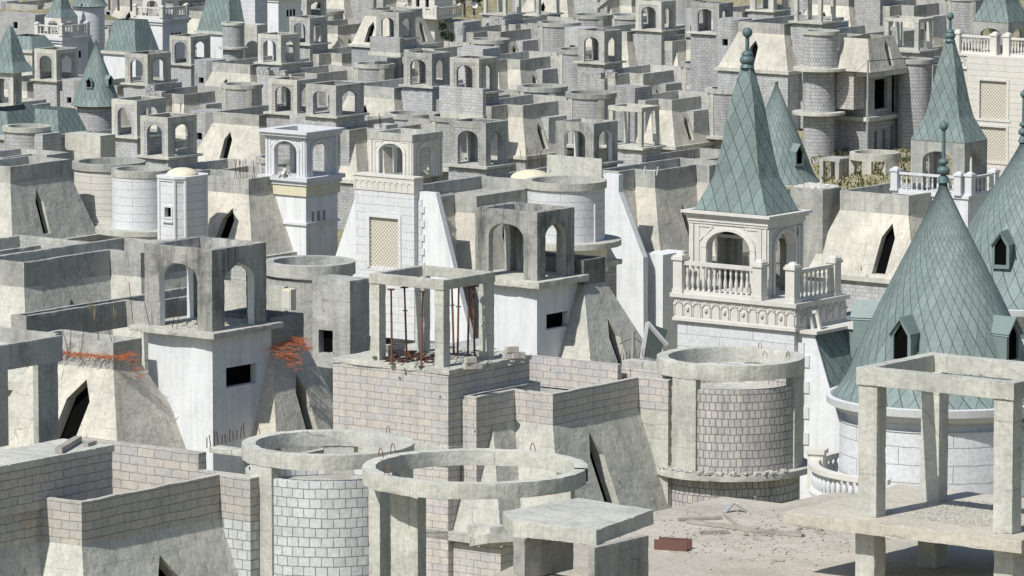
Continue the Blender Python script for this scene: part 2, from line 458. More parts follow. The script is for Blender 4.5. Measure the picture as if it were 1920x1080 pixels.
def lantern(V, style, x0, x1, y0, y1, z, h, mat=None, name='lantern', name_parent=None, inner=None, back=None):
    """open belvedere on four legs; front face y=y0, right face x=x1"""
    mb = MB(); a = x1-x0; b = y1-y0; X, Yv, Z = Vector((1, 0, 0)), Vector((0, 1, 0)), Vector((0, 0, 1))
    mats = {'conc': ['mid_concrete', 'mid_concrete', 'pale_concrete'], 'block': ['grey_block', 'pale_concrete', 'pale_concrete'], 'white': ['cream_trim', 'cream_trim', 'pale_concrete'],
            'dark': ['dark_concrete', 'dark_concrete', 'pale_concrete'], 'frame': ['pale_concrete', 'pale_concrete', 'grey_concrete']}[style]
    if mat: mats = [mat]*2+mats[2:]
    if inner: mats[2] = inner
    if style == 'frame':
        c = .12*a; bh = .115*h; ch = h-bh; e = .03
        fr = None; cols = [(cx, cy) for cx in (x0+e, x1-c-e) for cy in (y0+e, y1-.13*b-e)]
        bt = .075*a
        mb.box(x0, x1, y0, y0+bt, z+ch, z+h, 1); mb.box(x0, x1, y1-bt, y1, z+ch, z+h, 1)
        mb.box(x0, x0+bt, y0+bt, y1-bt, z+ch, z+h, 1); mb.box(x1-bt, x1, y0+bt, y1-bt, z+ch, z+h, 1)
        fr = V.put(mb, 'roof_frame', mats, name_parent)
        for cx, cy in cols:
            m = MB(); m.box(cx, cx+c, cy, cy+.13*b, z, z+ch); V.put(m, 'column', mats[0], fr)
        return fr
    t = .1*a if style != 'block' else .085*a
    if style == 'block' and not mat: mats = [rng.choice(['grey_block', 'grey_block', 'pale_block']), rng.choice(['pale_concrete', 'grey_concrete', 'pale_concrete']), 'pale_concrete']
    pa = .2*a; pb = .2*b; zs = .6*h; rise = .2*h
    if style in ('white',): zs = .66*h; rise = .25*h
    ptd = rng.random() < .5
    oa = arch_outline(a, h, pa+.02*a, zs, rise, 7)
    ob = arch_outline(b-2*t, h, pb+.03*b-t, zs, rise*.98, 7, ptd)
    mb.extrude(oa, Vector((x0, y0, z)), X, Z, Yv, t, 0, 2 if inner else 0)
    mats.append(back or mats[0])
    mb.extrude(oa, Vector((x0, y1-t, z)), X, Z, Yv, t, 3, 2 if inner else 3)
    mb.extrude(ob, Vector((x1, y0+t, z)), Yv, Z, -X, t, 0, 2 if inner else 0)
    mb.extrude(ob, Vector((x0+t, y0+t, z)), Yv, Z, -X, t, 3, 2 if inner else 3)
    mb.box(x0+t, x1-t, y0+t, y1-t, z+h-.2*h, z+h-.15*h, 2)
    if style == 'block' and rng.random() < .45:
        hs_ = rng.uniform(.12, .3)*h; mb.box(x0+pa, x1-pa, y1-t*.9, y1-t*.2, z, z+hs_, 0)
    if style == 'block' and rng.random() < .4:
        hs_ = rng.uniform(.12, .25)*h; mb.box(x0+t*.2, x0+t*.9, y0+pb, y1-pb, z, z+hs_, 0)
    if style == 'block':
        q = .02; c = .13*a; cb = .13*b
        for cx in (x0-q, x1-c+q):
            for cy in (y0-q, y1-cb+q):
                mb.box(cx, cx+c, cy, cy+cb, z, z+h*.86, 1)
        mb.box(x0-q, x1+q, y0-q, y0+t, z+h*.86, z+h+q, 1); mb.box(x0-q, x1+q, y1-t, y1+q, z+h*.86, z+h+q, 1)
        mb.box(x0-q, x0+t, y0+t, y1-t, z+h*.86, z+h+q, 1); mb.box(x1-t, x1+q, y0+t, y1-t, z+h*.86, z+h+q, 1)
    return V.put(mb, name, mats, name_parent)

def arch_trim(V, x0, x1, y0, y1, z, h, mat, parent):
    """projecting archivolts, corner strips, spandrel frames on the two faces in view"""
    mb = MB(); Z = Vector((0, 0, 1))
    for org, ux, un, w in ((Vector((x0, y0, z)), Vector((1, 0, 0)), Vector((0, 1, 0)), x1-x0), (Vector((x1, y0, z)), Vector((0, 1, 0)), Vector((-1, 0, 0)), y1-y0),
                           (Vector((x0, y1, z)), Vector((1, 0, 0)), Vector((0, -1, 0)), x1-x0), (Vector((x0, y0, z)), Vector((0, 1, 0)), Vector((1, 0, 0)), y1-y0)):
        d = .07; o = org-un*d
        def strip(u0, u1, v0, v1, dd=d):
            oo = org-un*dd
            mb.extrude([(u0, v0), (u1, v0), (u1, v1), (u0, v1)], oo, ux, Z, un, dd)
        for u0 in (.0, .07*w, w*.88, w*.95): strip(u0, u0+.05*w, 0, h*.985, d if u0 in (.0, w*.95) else d*.6)
        # archivolt
        hw = .28*w; cx = w/2; zs = .66*h; rs = .25*h; k = 12
        outer = []; innr = []
        for i in range(k+1):
            t = math.pi*i/k
            outer.append((cx+(hw+.075*w)*math.cos(t), zs+(rs+.05*h)*math.sin(t)))
            innr.append((cx+(hw+.005*w)*math.cos(t), zs+(rs+.005*h)*math.sin(t)))
        for i in range(k):
            mb.extrude([innr[i], outer[i], outer[i+1], innr[i+1]], o, ux, Z, un, d)
        strip(cx+hw+.005*w, cx+hw+.07*w, 0, zs, d*.8); strip(cx-hw-.07*w, cx-hw-.005*w, 0, zs, d*.8)
        # spandrel triangles
        for sg in (-1, 1):
            A = (cx+sg*.4*w, .97*h); B = (cx+sg*.2*w, .97*h); D = (cx+sg*.4*w, .74*h)
            for p, q in ((A, B), (B, D), (D, A)):
                dx, dy = q[0]-p[0], q[1]-p[1]; l = math.hypot(dx, dy); nx, ny = -dy/l*.012*w, dx/l*.012*w
                mb.extrude([(p[0]-nx, p[1]-ny), (q[0]-nx, q[1]-ny), (q[0]+nx, q[1]+ny), (p[0]+nx, p[1]+ny)], org-un*d*.5, ux, Z, un, d*.5)
    return V.put(mb, 'arch_moulding', mat, parent)

def cornice(V, x0, x1, y0, y1, z, steps, mat, parent, name='cornice', hollow=.3):
    mb = MB()
    for o, za, zb in steps:
        for q in ((x0-o, x1+o, y0-o, y0+hollow), (x0-o, x1+o, y1-hollow, y1+o)): mb.box(*q, z+za, z+zb)
        for q in ((x0-o, x0+hollow, y0+hollow, y1-hollow), (x1-hollow, x1+o, y0+hollow, y1-hollow)): mb.box(*q, z+za, z+zb)
    return V.put(mb, name, mat, parent)

def slab(V, x0, x1, y0, y1, z, t, mat='pale_concrete', parent=None, name='roof_slab', rough=.04):
    """cast slab with an irregular edge; z = top"""
    mb = MB(); pts = []
    cs = [(x0, y0), (x1, y0), (x1, y1), (x0, y1)]
    for i in range(4):
        (xa, ya), (xb, yb) = cs[i], cs[(i+1) % 4]; n = 9
        for j in range(n):
            f = j/n; jx = rng.uniform(-rough, rough) if j else 0; jy = rng.uniform(-rough, rough) if j else 0
            pts.append((xa+(xb-xa)*f+(jx if i % 2 else 0), ya+(yb-ya)*f+(0 if i % 2 else jy)))
    mb.prism(pts, z-t, z)
    return V.put(mb, name, mat, parent)

def rubble(V, x0, x1, y0, y1, z, n, s=.12, mat='pale_block', parent=None, name='rubble', flat=.5, label='loose rubble'):
    mb = MB()
    for i in range(n):
        q = s*rng.uniform(.4, 1.3)
        mb.sbox((rng.uniform(x0, x1), rng.uniform(y0, y1), z+q*flat*.5), q*rng.uniform(.8, 2), q, q*flat, rng.uniform(0, 3.1), rng.uniform(-.3, .3))
    mb.v = [v+Vector((0, 0, V.drop)) for v in mb.v]
    o = mb.build(name, mat); o.location = V.root.location; o.rotation_euler = V.root.rotation_euler
    tag(o, label, None, None, 'stuff')
    return o

def tower(V, x0, x1, y0, y1, ztop, zbot, mat, win=None, parent=None, name='tower', winname='window'):
    """win = list of (face 'F'/'S', u0,u1, zc offset from top v0,v1) real openings"""
    win = win or []
    mb = MB(); h = ztop-zbot
    hf = [[(u0, h-v1), (u1, h-v1), (u1, h-v0), (u0, h-v0)] for f, u0, u1, v0, v1 in win if f == 'F']
    hs = [[(u0, h-v1), (u1, h-v1), (u1, h-v0), (u0, h-v0)] for f, u0, u1, v0, v1 in win if f == 'S']
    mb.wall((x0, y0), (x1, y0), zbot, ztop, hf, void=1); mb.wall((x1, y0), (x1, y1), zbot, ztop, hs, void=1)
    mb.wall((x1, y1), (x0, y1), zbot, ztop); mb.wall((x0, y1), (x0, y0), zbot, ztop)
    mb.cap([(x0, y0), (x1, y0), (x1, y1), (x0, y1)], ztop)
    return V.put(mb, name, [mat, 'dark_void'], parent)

def parapet(V, poly, ztop, h, t=.22, mat='grey_concrete', floor=.75, name='parapet', parent=None, cap=None, fmat='grey_concrete'):
    """closed low wall round a flat roof"""
    mb = MB(); k = len(poly); inn = offset(poly, -t)
    for i in range(k):
        a, b = poly[i], poly[(i+1) % k]; c, d = inn[i], inn[(i+1) % k]
        L = math.hypot(b[0]-a[0], b[1]-a[1]); n = max(1, int(L/.7))
        # slightly uneven top
        zs = [ztop+rng.uniform(-.018, .012) if 0 < j < n else ztop for j in range(n+1)]
        for j in range(n):
            f, g = j/n, (j+1)/n
            pa = (a[0]+(b[0]-a[0])*f, a[1]+(b[1]-a[1])*f); pb = (a[0]+(b[0]-a[0])*g, a[1]+(b[1]-a[1])*g)
            qa = (c[0]+(d[0]-c[0])*f, c[1]+(d[1]-c[1])*f); qb = (c[0]+(d[0]-c[0])*g, c[1]+(d[1]-c[1])*g)
            mb.face([(*pa, ztop-h), (*pb, ztop-h), (*pb, zs[j+1]), (*pa, zs[j])], 0)
            mb.face([(*qb, ztop-h*floor), (*qa, ztop-h*floor), (*qa, zs[j]), (*qb, zs[j+1])], 0)
            mb.face([(*pa, zs[j]), (*pb, zs[j+1]), (*qb, zs[j+1]), (*qa, zs[j])], 1)
    mb.cap(inn, ztop-h*floor, 2)
    return V.put(mb, name, [mat, cap or mat, fmat], parent)

def hole_poly(u, v0, w, h, lean=0.):
    """pointed dormer opening: centre u, base v0"""
    return [(u-w/2, v0), (u+w/2, v0), (u+w/2+lean*.7, v0+h*.72), (u+lean, v0+h), (u-w/2+lean*.7, v0+h*.72)]

def mansard(V, poly, ztop, h, r, mat='cream_concrete', holes=(), t=.5, name='mansard_roof', below=4., wall='grey_block', ledge=.25, seg_mats=None, parent=None, gutter=True):
    """sloping concrete skirt; holes = (segment index, u centre from its left top corner, base height, width, height)"""
    bot = offset(poly, r); k = len(poly); mb = MB(); zb = ztop-h
    cut = MB()
    for i in range(k):
        a, b = Vector((*poly[i], ztop)), Vector((*poly[(i+1) % k], ztop)); c, d = Vector((*bot[i], zb)), Vector((*bot[(i+1) % k], zb))
        u = (b-a).normalized(); nrm = Vector((u.y, -u.x, 0)); up = ((a-c)-u*(a-c).dot(u)).normalized(); o = a
        # in-plane coordinates (along u, along up) measured from the top left corner's foot line
        H = math.hypot(h, r)
        def pt(p): return ((p-a).dot(u), (p-a).dot(up)+H)
        loops = [[pt(p) for p in (c, d, b, a)]]
        for hh in holes:
            if hh[0] == i: loops.append(hole_poly(hh[1], hh[2], hh[3], hh[4], hh[5] if len(hh) > 5 else 0))
        L3 = [[a+u*x+up*(y-H) for x, y in l] for l in loops]
        flat = [p for l in L3 for p in l]
        mi = (seg_mats or {}).get(i, 0)
        for tt in tessellate_polygon(L3):
            q = [flat[j] for j in tt]
            if (q[1]-q[0]).cross(q[2]-q[0]).dot(nrm) < 0: q.reverse()
            mb.face(q, mi)
        for l in L3[1:]:
            mb.face([p-nrm*t*.98 for p in l], 3)  # black sheet closes the opening, painted as the dark interior
            for j in range(len(l)):
                p, q = l[j], l[(j+1) % len(l)]
                mb.face([p, q, q-nrm*t, p-nrm*t], mi)
    if gutter:
        g = offset(bot, ledge); kk = len(bot)
        for i in range(kk):
            a, b, c, d = bot[i], bot[(i+1) % kk], g[i], g[(i+1) % kk]
            mb.face([(*c, zb), (*d, zb), (*b, zb), (*a, zb)], 1)
            mb.face([(*c, zb-.3), (*d, zb-.3), (*d, zb), (*c, zb)], 1)
            mb.face([(*a, zb-.3), (*b, zb-.3), (*d, zb-.3), (*c, zb-.3)], 1)
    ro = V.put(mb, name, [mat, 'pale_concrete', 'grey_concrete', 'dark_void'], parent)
    if below > 0:
        w = MB(); w.prism(bot, zb-below-6, zb-.3, 0, False, False)
        for i in range(k):
            a, b = bot[i], bot[(i+1) % k]
            w.face([(*a, zb-.3), (*b, zb-.3), (*b, zb), (*a, zb)])
        V.put(w, 'wall', wall, parent)
    return ro

def drum(V, cx, cy, rad, ztop, h=4.5, rim=.5, mat='drum_grey', rimmat='grey_concrete', gap=0., ledge=None, below=5., pil=(), floor=1.2, parent=None, name='round_turret', rimout=.12, inmat='grey_concrete', pilmat='pale_concrete', shell=.3, seg=48, cover=None, pw=8):
    """hollow round turret: ring beam, masonry shell, ledge and lower storey; pil = angles of pilasters"""
    mb = MB()
    zb = ztop-h
    mb.ring(cx, cy, rad-.06, rad-shell, zb, ztop-rim-gap, seg)
    w = V.put(mb, name, mat, parent)
    fl = MB(); fl.disc(cx, cy, rad-shell+.01, ztop-rim-floor, 32); V.put(fl, 'turret_floor', inmat, w)
    r = MB(); r.ring(cx, cy, rad+rimout-.06, rad-shell-.05, ztop-rim, ztop, seg); V.put(r, 'ring_beam', rimmat, w)
    if gap or pil:
        for a in pil:
            p = MB(); a0 = R(a-pw); a1 = R(a+pw)
            p.ring(cx, cy, rad+.02, rad-shell-.02, zb-below*0, ztop-rim, 4, 0, a0, a1)
            V.put(p, 'pilaster', pilmat, w)
    if ledge:
        lr, lt = ledge
        l = MB(); l.ring(cx, cy, rad+lr, rad-.5, zb-lt, zb, seg); V.put(l, 'balcony_slab', 'pale_concrete', w)
        zb2 = zb-lt
    else: zb2 = zb
    if below > 0:
        b = MB(); b.lathe(cx, cy, [(rad-.1, zb2-below-5), (rad-.1, zb2)], seg); V.put(b, 'turret_base', mat, w)
    return w

def baluster_rail(V, pts, z, h=.95, mat='cream_trim', parent=None, n_per_m=4.2, post=.34, name='balustrade', skip_posts=(), bal=True):
    """pts = plan polyline; posts at each vertex, turned balusters between"""
    root = thing(name, None, None, (0, 0, 0)); root.parent = parent or V.root
    pm = MB(); rail = MB(); prof = [(.055, 0), (.055, .06), (.03, .1), (.07, .3), (.06, .42), (.028, .6), (.05, .72), (.03, .8), (.06, .86), (.06, .9)]
    sc = (h-.26)/.9
    proto = None; nb = 0
    for i, (x, y) in enumerate(pts):
        if i in skip_posts: continue
        p = MB(); q = post/2
        p.box(x-q, x+q, y-q, y+q, z, z+h*1.03); p.box(x-q*1.25, x+q*1.25, y-q*1.25, y+q*1.25, z+h*1.03, z+h*1.12)
        p.box(x-q*1.05, x+q*1.05, y-q*1.05, y+q*1.05, z+h*1.12, z+h*1.18); p.lathe(x, y, [(q*.95, z+h*1.18), (q*.7, z+h*1.25), (0, z+h*1.28)], 8)
        p.box(x-q*1.15, x+q*1.15, y-q*1.15, y+q*1.15, z, z+h*.12)
        o = V.put(p, 'post', mat, V.root); o.parent = root
    for i in range(len(pts)-1):
        a, b = Vector(pts[i]), Vector(pts[i+1]); L = (b-a).length; d = (b-a)/L; nn = Vector((d.y, -d.x))
        a2, b2 = a+d*post/2, b-d*post/2
        for z0, z1, w in ((z+.0, z+.12, .24), (z+h-.14, z+h, .26)):
            c = [a2+nn*w/2, b2+nn*w/2, b2-nn*w/2, a2-nn*w/2]
            rail.prism([tuple(v) for v in c][::1], z0, z1)
        n = max(2, int((b2-a2).length*n_per_m))
        for j in range(n):
            if nb >= 95 or not bal: break
            pnt = a2+(b2-a2)*((j+.5)/n)
            if proto is None:
                m = MB(); m.lathe(0, 0, [(r*1.15, v*sc+.12) for r, v in prof], 8)
                proto = m.build('baluster', mat, root); ob = proto
            else:
                ob = proto.copy(); C.objects.link(ob); ob.parent = root
            ob.location = (pnt.x, pnt.y, z+V.drop); nb += 1
    o = V.put(rail, 'rail', mat); o.parent = root
    return root

def pyramid(V, x0, x1, y0, y1, z, H, parent=None, flare=.28, over=.0, mat='teal_scales', fin=True, finh=None, name='pyramid_roof'):
    """flared square spire with a ball finial"""
    cx, cy = (x0+x1)/2, (y0+y1)/2; hx, hy = (x1-x0)/2+over, (y1-y0)/2+over
    # (half-size fraction, height fraction): steep upper part, kick at the foot
    prof = [(1, 0), (.64, .225), (.615, .25), (.52, .38), (.33, .72), (.1, 1.0)]
    mb = MB()
    for sx, sy, hw, dep in ((0, -1, hx, hy), (1, 0, hy, hx), (0, 1, hx, hy), (-1, 0, hy, hx)):
        t = (-sy, sx)
        v = 0
        for i in range(len(prof)-1):
            (f0, g0), (f1, g1) = prof[i], prof[i+1]
            l = math.hypot((f0-f1)*dep, (g1-g0)*H)
            q = []
            for f, g, sgn in ((f0, g0, -1), (f0, g0, 1), (f1, g1, 1), (f1, g1, -1)):
                q.append((cx+sx*dep*f+t[0]*hw*f*sgn, cy+sy*dep*f+t[1]*hw*f*sgn, z+g*H))
            mb.face(q, 0, [(-hw*f0, v), (hw*f0, v), (hw*f1, v+l), (-hw*f1, v+l)])
            v += l
    mb.cap([(cx-hx, cy-hy), (cx+hx, cy-hy), (cx+hx, cy+hy), (cx-hx, cy+hy)], z, 0, True)
    ro = V.put(mb, name, mat, parent)
    # ridge strips
    if fin: finial(V, cx, cy, z+H*.97, hx*.14, (finh or H*.3), ro)
    return ro

def finial(V, cx, cy, z, r, h, parent, mat='teal_dark_metal', name='finial'):
    mb = MB()
    def ball(zc, rb, sq=1.):
        return [(rb*math.sin(math.pi*i/8), zc-rb*sq*math.cos(math.pi*i/8)) for i in range(1, 8)]
    prof = [(r*1.25, z), (r*1.05, z+h*.05), (r*.9, z+h*.09)]
    prof += ball(z+h*.19, r*1.25, .75)+ball(z+h*.33, r*.98, .7)
    prof += [(r*.36, z+h*.42), (r*.32, z+h*.82)]+ball(z+h*.9, r*.85, 1.)[0:7]+[(0, z+h)]
    prof = [(max(a, .0), b) for a, b in prof]
    mb.lathe(cx, cy, prof, 16)
    return V.put(mb, name, mat, parent)

def cone(V, cx, cy, rad, z, H, parent=None, N_=34, eave=True, mat='teal_cone_scales', dorm=(), fin=True, r1=.1, curve=.12, name='cone_roof', eavemat='white_trim', finh=None):
    mb = MB(); n = 22; prof = []
    for i in range(n+1):
        t = i/n
        r = rad*((1-t)*(1-curve*math.sin(math.pi*t)*-1) if False else (1-t))+rad*curve*.55*math.sin(math.pi*min(1, t*1.05))*(1-t)
        r += rad*.09*max(0, 1-t*7)**2 - rad*.0
        prof.append((max(r, r1), z+t*H))
    kk = 2*math.pi/N_
    def uvk(r, zz):
        return (1/kk, math.log(rad/max(r, .12))/kk*.85)
    mb.lathe(cx, cy, prof, 64, 0, uvk=uvk)
    mb.disc(cx, cy, prof[0][0]-.01, z+.01, 32)
    ro = V.put(mb, name, mat, parent)
    if fin: finial(V, cx, cy, z+H-(r1*1.2), r1*1.5, finh or H*.24, ro)
    if eave:
        e = MB(); R0 = prof[0][0]
        e.lathe(cx, cy, [(R0-.7, z-.62), (R0-.42, z-.62), (R0-.4, z-.45), (R0-.12, z-.32), (R0-.1, z-.22), (R0+.12, z-.16), (R0+.16, z+.05), (R0+.02, z+.07), (R0-.05, z)], 64)
        V.put(e, 'eave_moulding', eavemat, ro)
    for ang, hz, w, hh in dorm: dormer(V, cx, cy, ang, prof, z+hz, w, hh, ro)
    return ro

def dormer(V, cx, cy, ang, prof, zb, w, h, parent, mat='teal_metal'):
    """pointed lucarne on a cone at compass angle ang (local degrees)"""
    a = R(ang); d = Vector((math.cos(a), math.sin(a), 0)); s = Vector((-d.y, d.x, 0)); Z = Vector((0, 0, 1))
    def rad_at(z):
        for (r0, z0), (r1, z1) in zip(prof, prof[1:]):
            if z0 <= z <= z1: return r0+(r1-r0)*(z-z0)/(z1-z0)
        return prof[-1][0]
    rf = rad_at(zb)+.14
    o = Vector((cx, cy, zb))+d*rf
    mb = MB(); hw = w/2
    out = [(-hw, 0), (hw, 0), (hw, h*.66), (0, h), (-hw, h*.66)]
    inn = [(-hw*.68, h*.1), (hw*.68, h*.1), (hw*.68, h*.62), (0, h*.88), (-hw*.68, h*.62)]
    P_ = lambda p, dd=0: o+s*p[0]+Z*p[1]-d*dd
    for i in range(5):
        j = (i+1) % 5
        mb.face([P_(out[i]), P_(out[j]), P_(inn[j]), P_(inn[i])])
        mb.face([P_(inn[i]), P_(inn[j]), P_(inn[j], .1), P_(inn[i], .1)])
        dep = rf-rad_at(zb+h)+.5
        mb.face([P_(out[j]), P_(out[i]), P_(out[i], dep), P_(out[j], dep)])
    ov = 0.03*w/1.
    for sg in (-1, 1):  # little pitched roof overhang
        a_, b_ = (0, h+ov), (sg*(hw+ov), h*.66-ov*.3)
        dep = rf-rad_at(zb+h)+.5
        q = [P_(a_, -.08), P_(b_, -.08), P_(b_, dep), P_(a_, dep)]
        mb.face(q); mb.face([v-Z*.06 for v in q][::-1]); mb.face([q[0], q[1], q[1]-Z*.06, q[0]-Z*.06])
    ob = V.put(mb, 'dormer', mat, parent)
    g2 = MB(); g2.face([P_(p, .085) for p in inn]); V.put(g2, 'dormer_glass', 'dark_void', parent)  # black sheet painted in for the dark inside of the dormer
    return ob

def octagon(V, cx, cy, rad, ztop, h, mat='white_siding', dome=True, parent=None, domemat='yellow_foam', win=True, name='stair_turret', rim='white_trim', seg=8, trims=True):
    a = [(cx+rad*math.cos(R(22.5+45*i)), cy+rad*math.sin(R(22.5+45*i))) for i in range(8)]
    mb = MB()
    for i in range(8):
        hl = []
        p, q = a[i], a[(i+1) % 8]
        L = math.hypot(q[0]-p[0], q[1]-p[1])
        ang = (22.5+45*i+22.5) % 360
        if win and abs(ang-win_ang(V)) < 23: hl = [[(L*.32, h-2.05), (L*.72, h-2.05), (L*.72, h-1.35), (L*.32, h-1.35)]]
        mb.wall(p, q, ztop-h, ztop, hl)
    mb.cap(a, ztop)
    o = V.put(mb, name, mat, parent)
    if trims:
        t = MB()
        ro = [(cx+(rad+.15)*math.cos(R(22.5+45*i)), cy+(rad+.15)*math.sin(R(22.5+45*i))) for i in range(8)]
        t.prism(ro, ztop, ztop+.14)
        for p in a: t.lathe(p[0], p[1], [(.09, ztop-h), (.09, ztop)], 6, smooth=False)
        V.put(t, 'corner_trim', rim, o)
    if dome:
        d = MB(); r0 = rad*.9
        d.lathe(cx, cy, [(r0*math.cos(R(90*i/8)), ztop+.14+r0*.42*math.sin(R(90*i/8))) for i in range(9)], 24)
        V.put(d, 'dome', domemat, o)
    return o
def win_ang(V): return 270
def chamfer_turret(V, x1, y0, a, b, c, ztop, h, mat='grey_block', dome=None, parent=None, rim=None, win=True, name='stair_turret'):
    '''square stair turret with cut corners; x1,y0 = the near corner'''
    x0, y1 = x1-a, y0+b
    pl = [(x0+c, y0), (x1-c, y0), (x1, y0+c), (x1, y1-c), (x1-c, y1), (x0+c, y1), (x0, y1-c), (x0, y0+c)]
    mb = MB(); W = a-2*c
    for i in range(8):
        hl = [[(W*.36, h-2.35), (W*.78, h-2.35), (W*.78, h-1.75), (W*.36, h-1.75)]] if win and i == 0 else []
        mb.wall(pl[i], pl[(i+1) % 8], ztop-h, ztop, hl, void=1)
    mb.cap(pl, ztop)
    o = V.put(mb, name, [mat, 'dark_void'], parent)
    if win and rim:
        f = MB(); u0, u1 = x0+c+W*.36, x0+c+W*.78; z0, z1 = ztop-2.35, ztop-1.75
        for q in ((u0-.1, u0, z0-.1, z1+.1), (u1, u1+.1, z0-.1, z1+.1), (u0, u1, z1, z1+.1), (u0, u1, z0-.1, z0)): f.box(q[0], q[1], y0-.05, y0-.001, q[2], q[3])
        f.box(u0-.15, u1+.15, y0-.12, y0-.002, z0-.32, z0-.22); V.put(f, 'window_frame', rim, o)
    if rim:
        for p in pl[:4]+pl[7:]:
            t = MB(); t.lathe(p[0], p[1], [(.1, ztop-h), (.1, ztop)], 6, smooth=False); V.put(t, 'corner_trim', rim, o)
        t = MB(); t.prism(offset8(pl, .14), ztop, ztop+.12); t.prism(offset8(pl, .07), ztop-.15, ztop); V.put(t, 'cornice', rim, o)
    if dome:
        d = MB(); r0 = min(a, b)*.46; cx, cy = (x0+x1)/2, (y0+y1)/2
        d.lathe(cx, cy, [(r0*math.cos(R(90*i/8)), ztop+.12+r0*.45*math.sin(R(90*i/8))) for i in range(9)], 24)
        V.put(d, 'dome', dome, o)
    return o
def offset8(pl, r):
    cx = sum(p[0] for p in pl)/8; cy = sum(p[1] for p in pl)/8
    return [(cx+(x-cx)*(1+r/math.hypot(x-cx, y-cy)), cy+(y-cy)*(1+r/math.hypot(x-cx, y-cy))) for x, y in pl]

# ---------------------------------------------------------------- a standard unfinished villa
GROUND = []
def villa(label, px, py, wl, wr=None, top=None, lan='block', D=None, right=True, left=True, drumtype='block', s=None, grp=None,
          tw='grey_block', pmat='grey_concrete', mmat='cream_concrete', dmat='drum_grey', octa=True, twin=True, dmul=1., slabov=.35, lmat=None, inner=None, rz=-1.1, lz=-.3, mroof=True, dR=2.1, alpha=None, lw=5., rl=4.9, bulk=None, omat='grey_block', dome=False):
    """px,py = near bottom corner of the lantern; wl, wr = widths of its left and right faces; top = pixel y of its top corner"""
    if D is None: D = 26200./wl
    V = Villa(label, px, py, D, group=grp, alpha=alpha)
    k = V.k; a = wl/k/math.cos(V.a); b = (wr or wl*.68)/k/math.sin(V.a)
    h = (py-top)/k/.99 if top is not None else a*1.0
    GROUND.append((V.o.x, V.o.y, V.o.z-9.6))
    f = a/3.0 if s is None else s          # size of this villa against the standard one
    x0, y1 = -a, b
    if lan:
        lantern(V, lan, x0, 0, 0, y1, 0, h, mat=lmat, inner=inner)
        o = slabov
        slab(V, x0-o, o, -o, y1+o, 0, .16, 'pale_concrete')
    ww = [('S', b*.3, b*.75, 1.1, 1.75)] if twin else None
    tower(V, x0-.06, .06, -.06, y1+.06, -.16 if lan else 0, -9.6, tw, ww)
    X = lambda v: v*f
    if right:
        y0r = .4*f
        ch = [(.06+.003, y0r), (X(1.0), y0r), (X(1.0), X(2.6)), (X(2.6), X(2.6)), (X(2.6), X(2.6+rl)), (X(3.85), X(2.6+rl)), (X(3.85), X(11)), (x0+.3, X(11)), (x0+.3, y1+.1), (.063, y1+.1)]
        parapet(V, ch, rz, 1.0, mat=pmat)
        if mroof:
            mc = [(.06, y0r+.8), (X(1.0), y0r+.8), (X(1.0), X(2.6)), (X(2.6), X(2.6)), (X(2.6), X(2.6+rl)), (x0+.3, X(2.6+rl)), (x0+.3, y1+.1), (.06, y1+.1)]
            mansard(V, mc, rz-1.0, 3.0, 1.2, mmat, holes=[(3, X(rl*.36), .35, .75, 2.3)] if f > .6 else (), wall=tw if tw != 'white_plaster' else 'grey_block', below=4.)
            lb = MB(); lb.box(.07, X(1.0)-.01, y0r+.01, y0r+1.2, -8, rz-1.0); lb.box(x0+.4, X(3.84), X(2.61+rl), X(10.9), -8, rz-1.0); V.put(lb, 'wing_wall', 'grey_block')
    if left:
        yf = -.6*f
        xl, xr = x0-X(.6)-X(lw), x0-X(.6)
        pl = [(xl, yf), (xr, yf), (xr, X(9)), (xl, X(9))]
        parapet(V, pl, lz, .95, mat=pmat)
        mansard(V, pl, lz-.95, 3.1, 1.3, mmat, holes=[(0, X(lw*.42), .3, .85, 2.4, .0)], wall=tw if tw != 'white_plaster' else 'grey_block', below=4.)
        # flat roof joining wing and tower
        b_ = MB(); b_.box(xr+.002, x0-.07, .35, X(9), -7, lz-.3); V.put(b_, 'link_block', 'grey_block')
        if octa: chamfer_turret(V, xl-X(.1), yf-.3, X(2.5), X(3.1), .5*f, lz+rng.uniform(-.1, .25), 7.5, omat)
    if drumtype:
        cx, cy = X(4.56), X(9.5); rr = dR*f*dmul
        if drumtype == 'block': drum(V, cx, cy, rr, -.4, 4.2, .4, dmat, ledge=(.7, .22), pil=(150, 200, 250, 330))
        elif drumtype == 'white': drum(V, cx, cy, rr, -.4, 4.6, .4, 'white_siding', ledge=(.9, .3))
        elif drumtype == 'cone':
            drum(V, cx, cy, rr, -.6, 4.2, .2, dmat, ledge=(.7, .22))
            cone(V, cx, cy, rr*1.15, -.5, rr*3.2, None, 22, dorm=((-100, 1.2, .8, 1.3), (-10, 1.2, .8, 1.3)), fin=False)
        elif drumtype == 'open':
            drum(V, cx, cy, rr, -2.6, 2.2, .3, dmat, ledge=(.6, .2))
            m = MB(); m.ring(cx, cy, rr+.1, rr-.3, -.75, -.35); ro = V.put(m, 'ring_beam', 'grey_concrete')
            for an in (200, 255, 310, 20, 90, 150):
                c = MB(); c.ring(cx, cy, rr+.04, rr-.26, -2.6, -.75, 3, 0, R(an-7), R(an+7)); V.put(c, 'column', 'pale_concrete')
    # rear body so that the house is solid
    bb = MB(); xL = (x0-X(.6)-X(lw)+.3) if left else x0
    bb.box(xL, X(3.5) if right else .0, X(5) if right else y1, X(10.5), -9.6, min(rz, lz)-1.15 if bulk is None else bulk); V.put(bb, 'rear_block', 'grey_block')
    return V
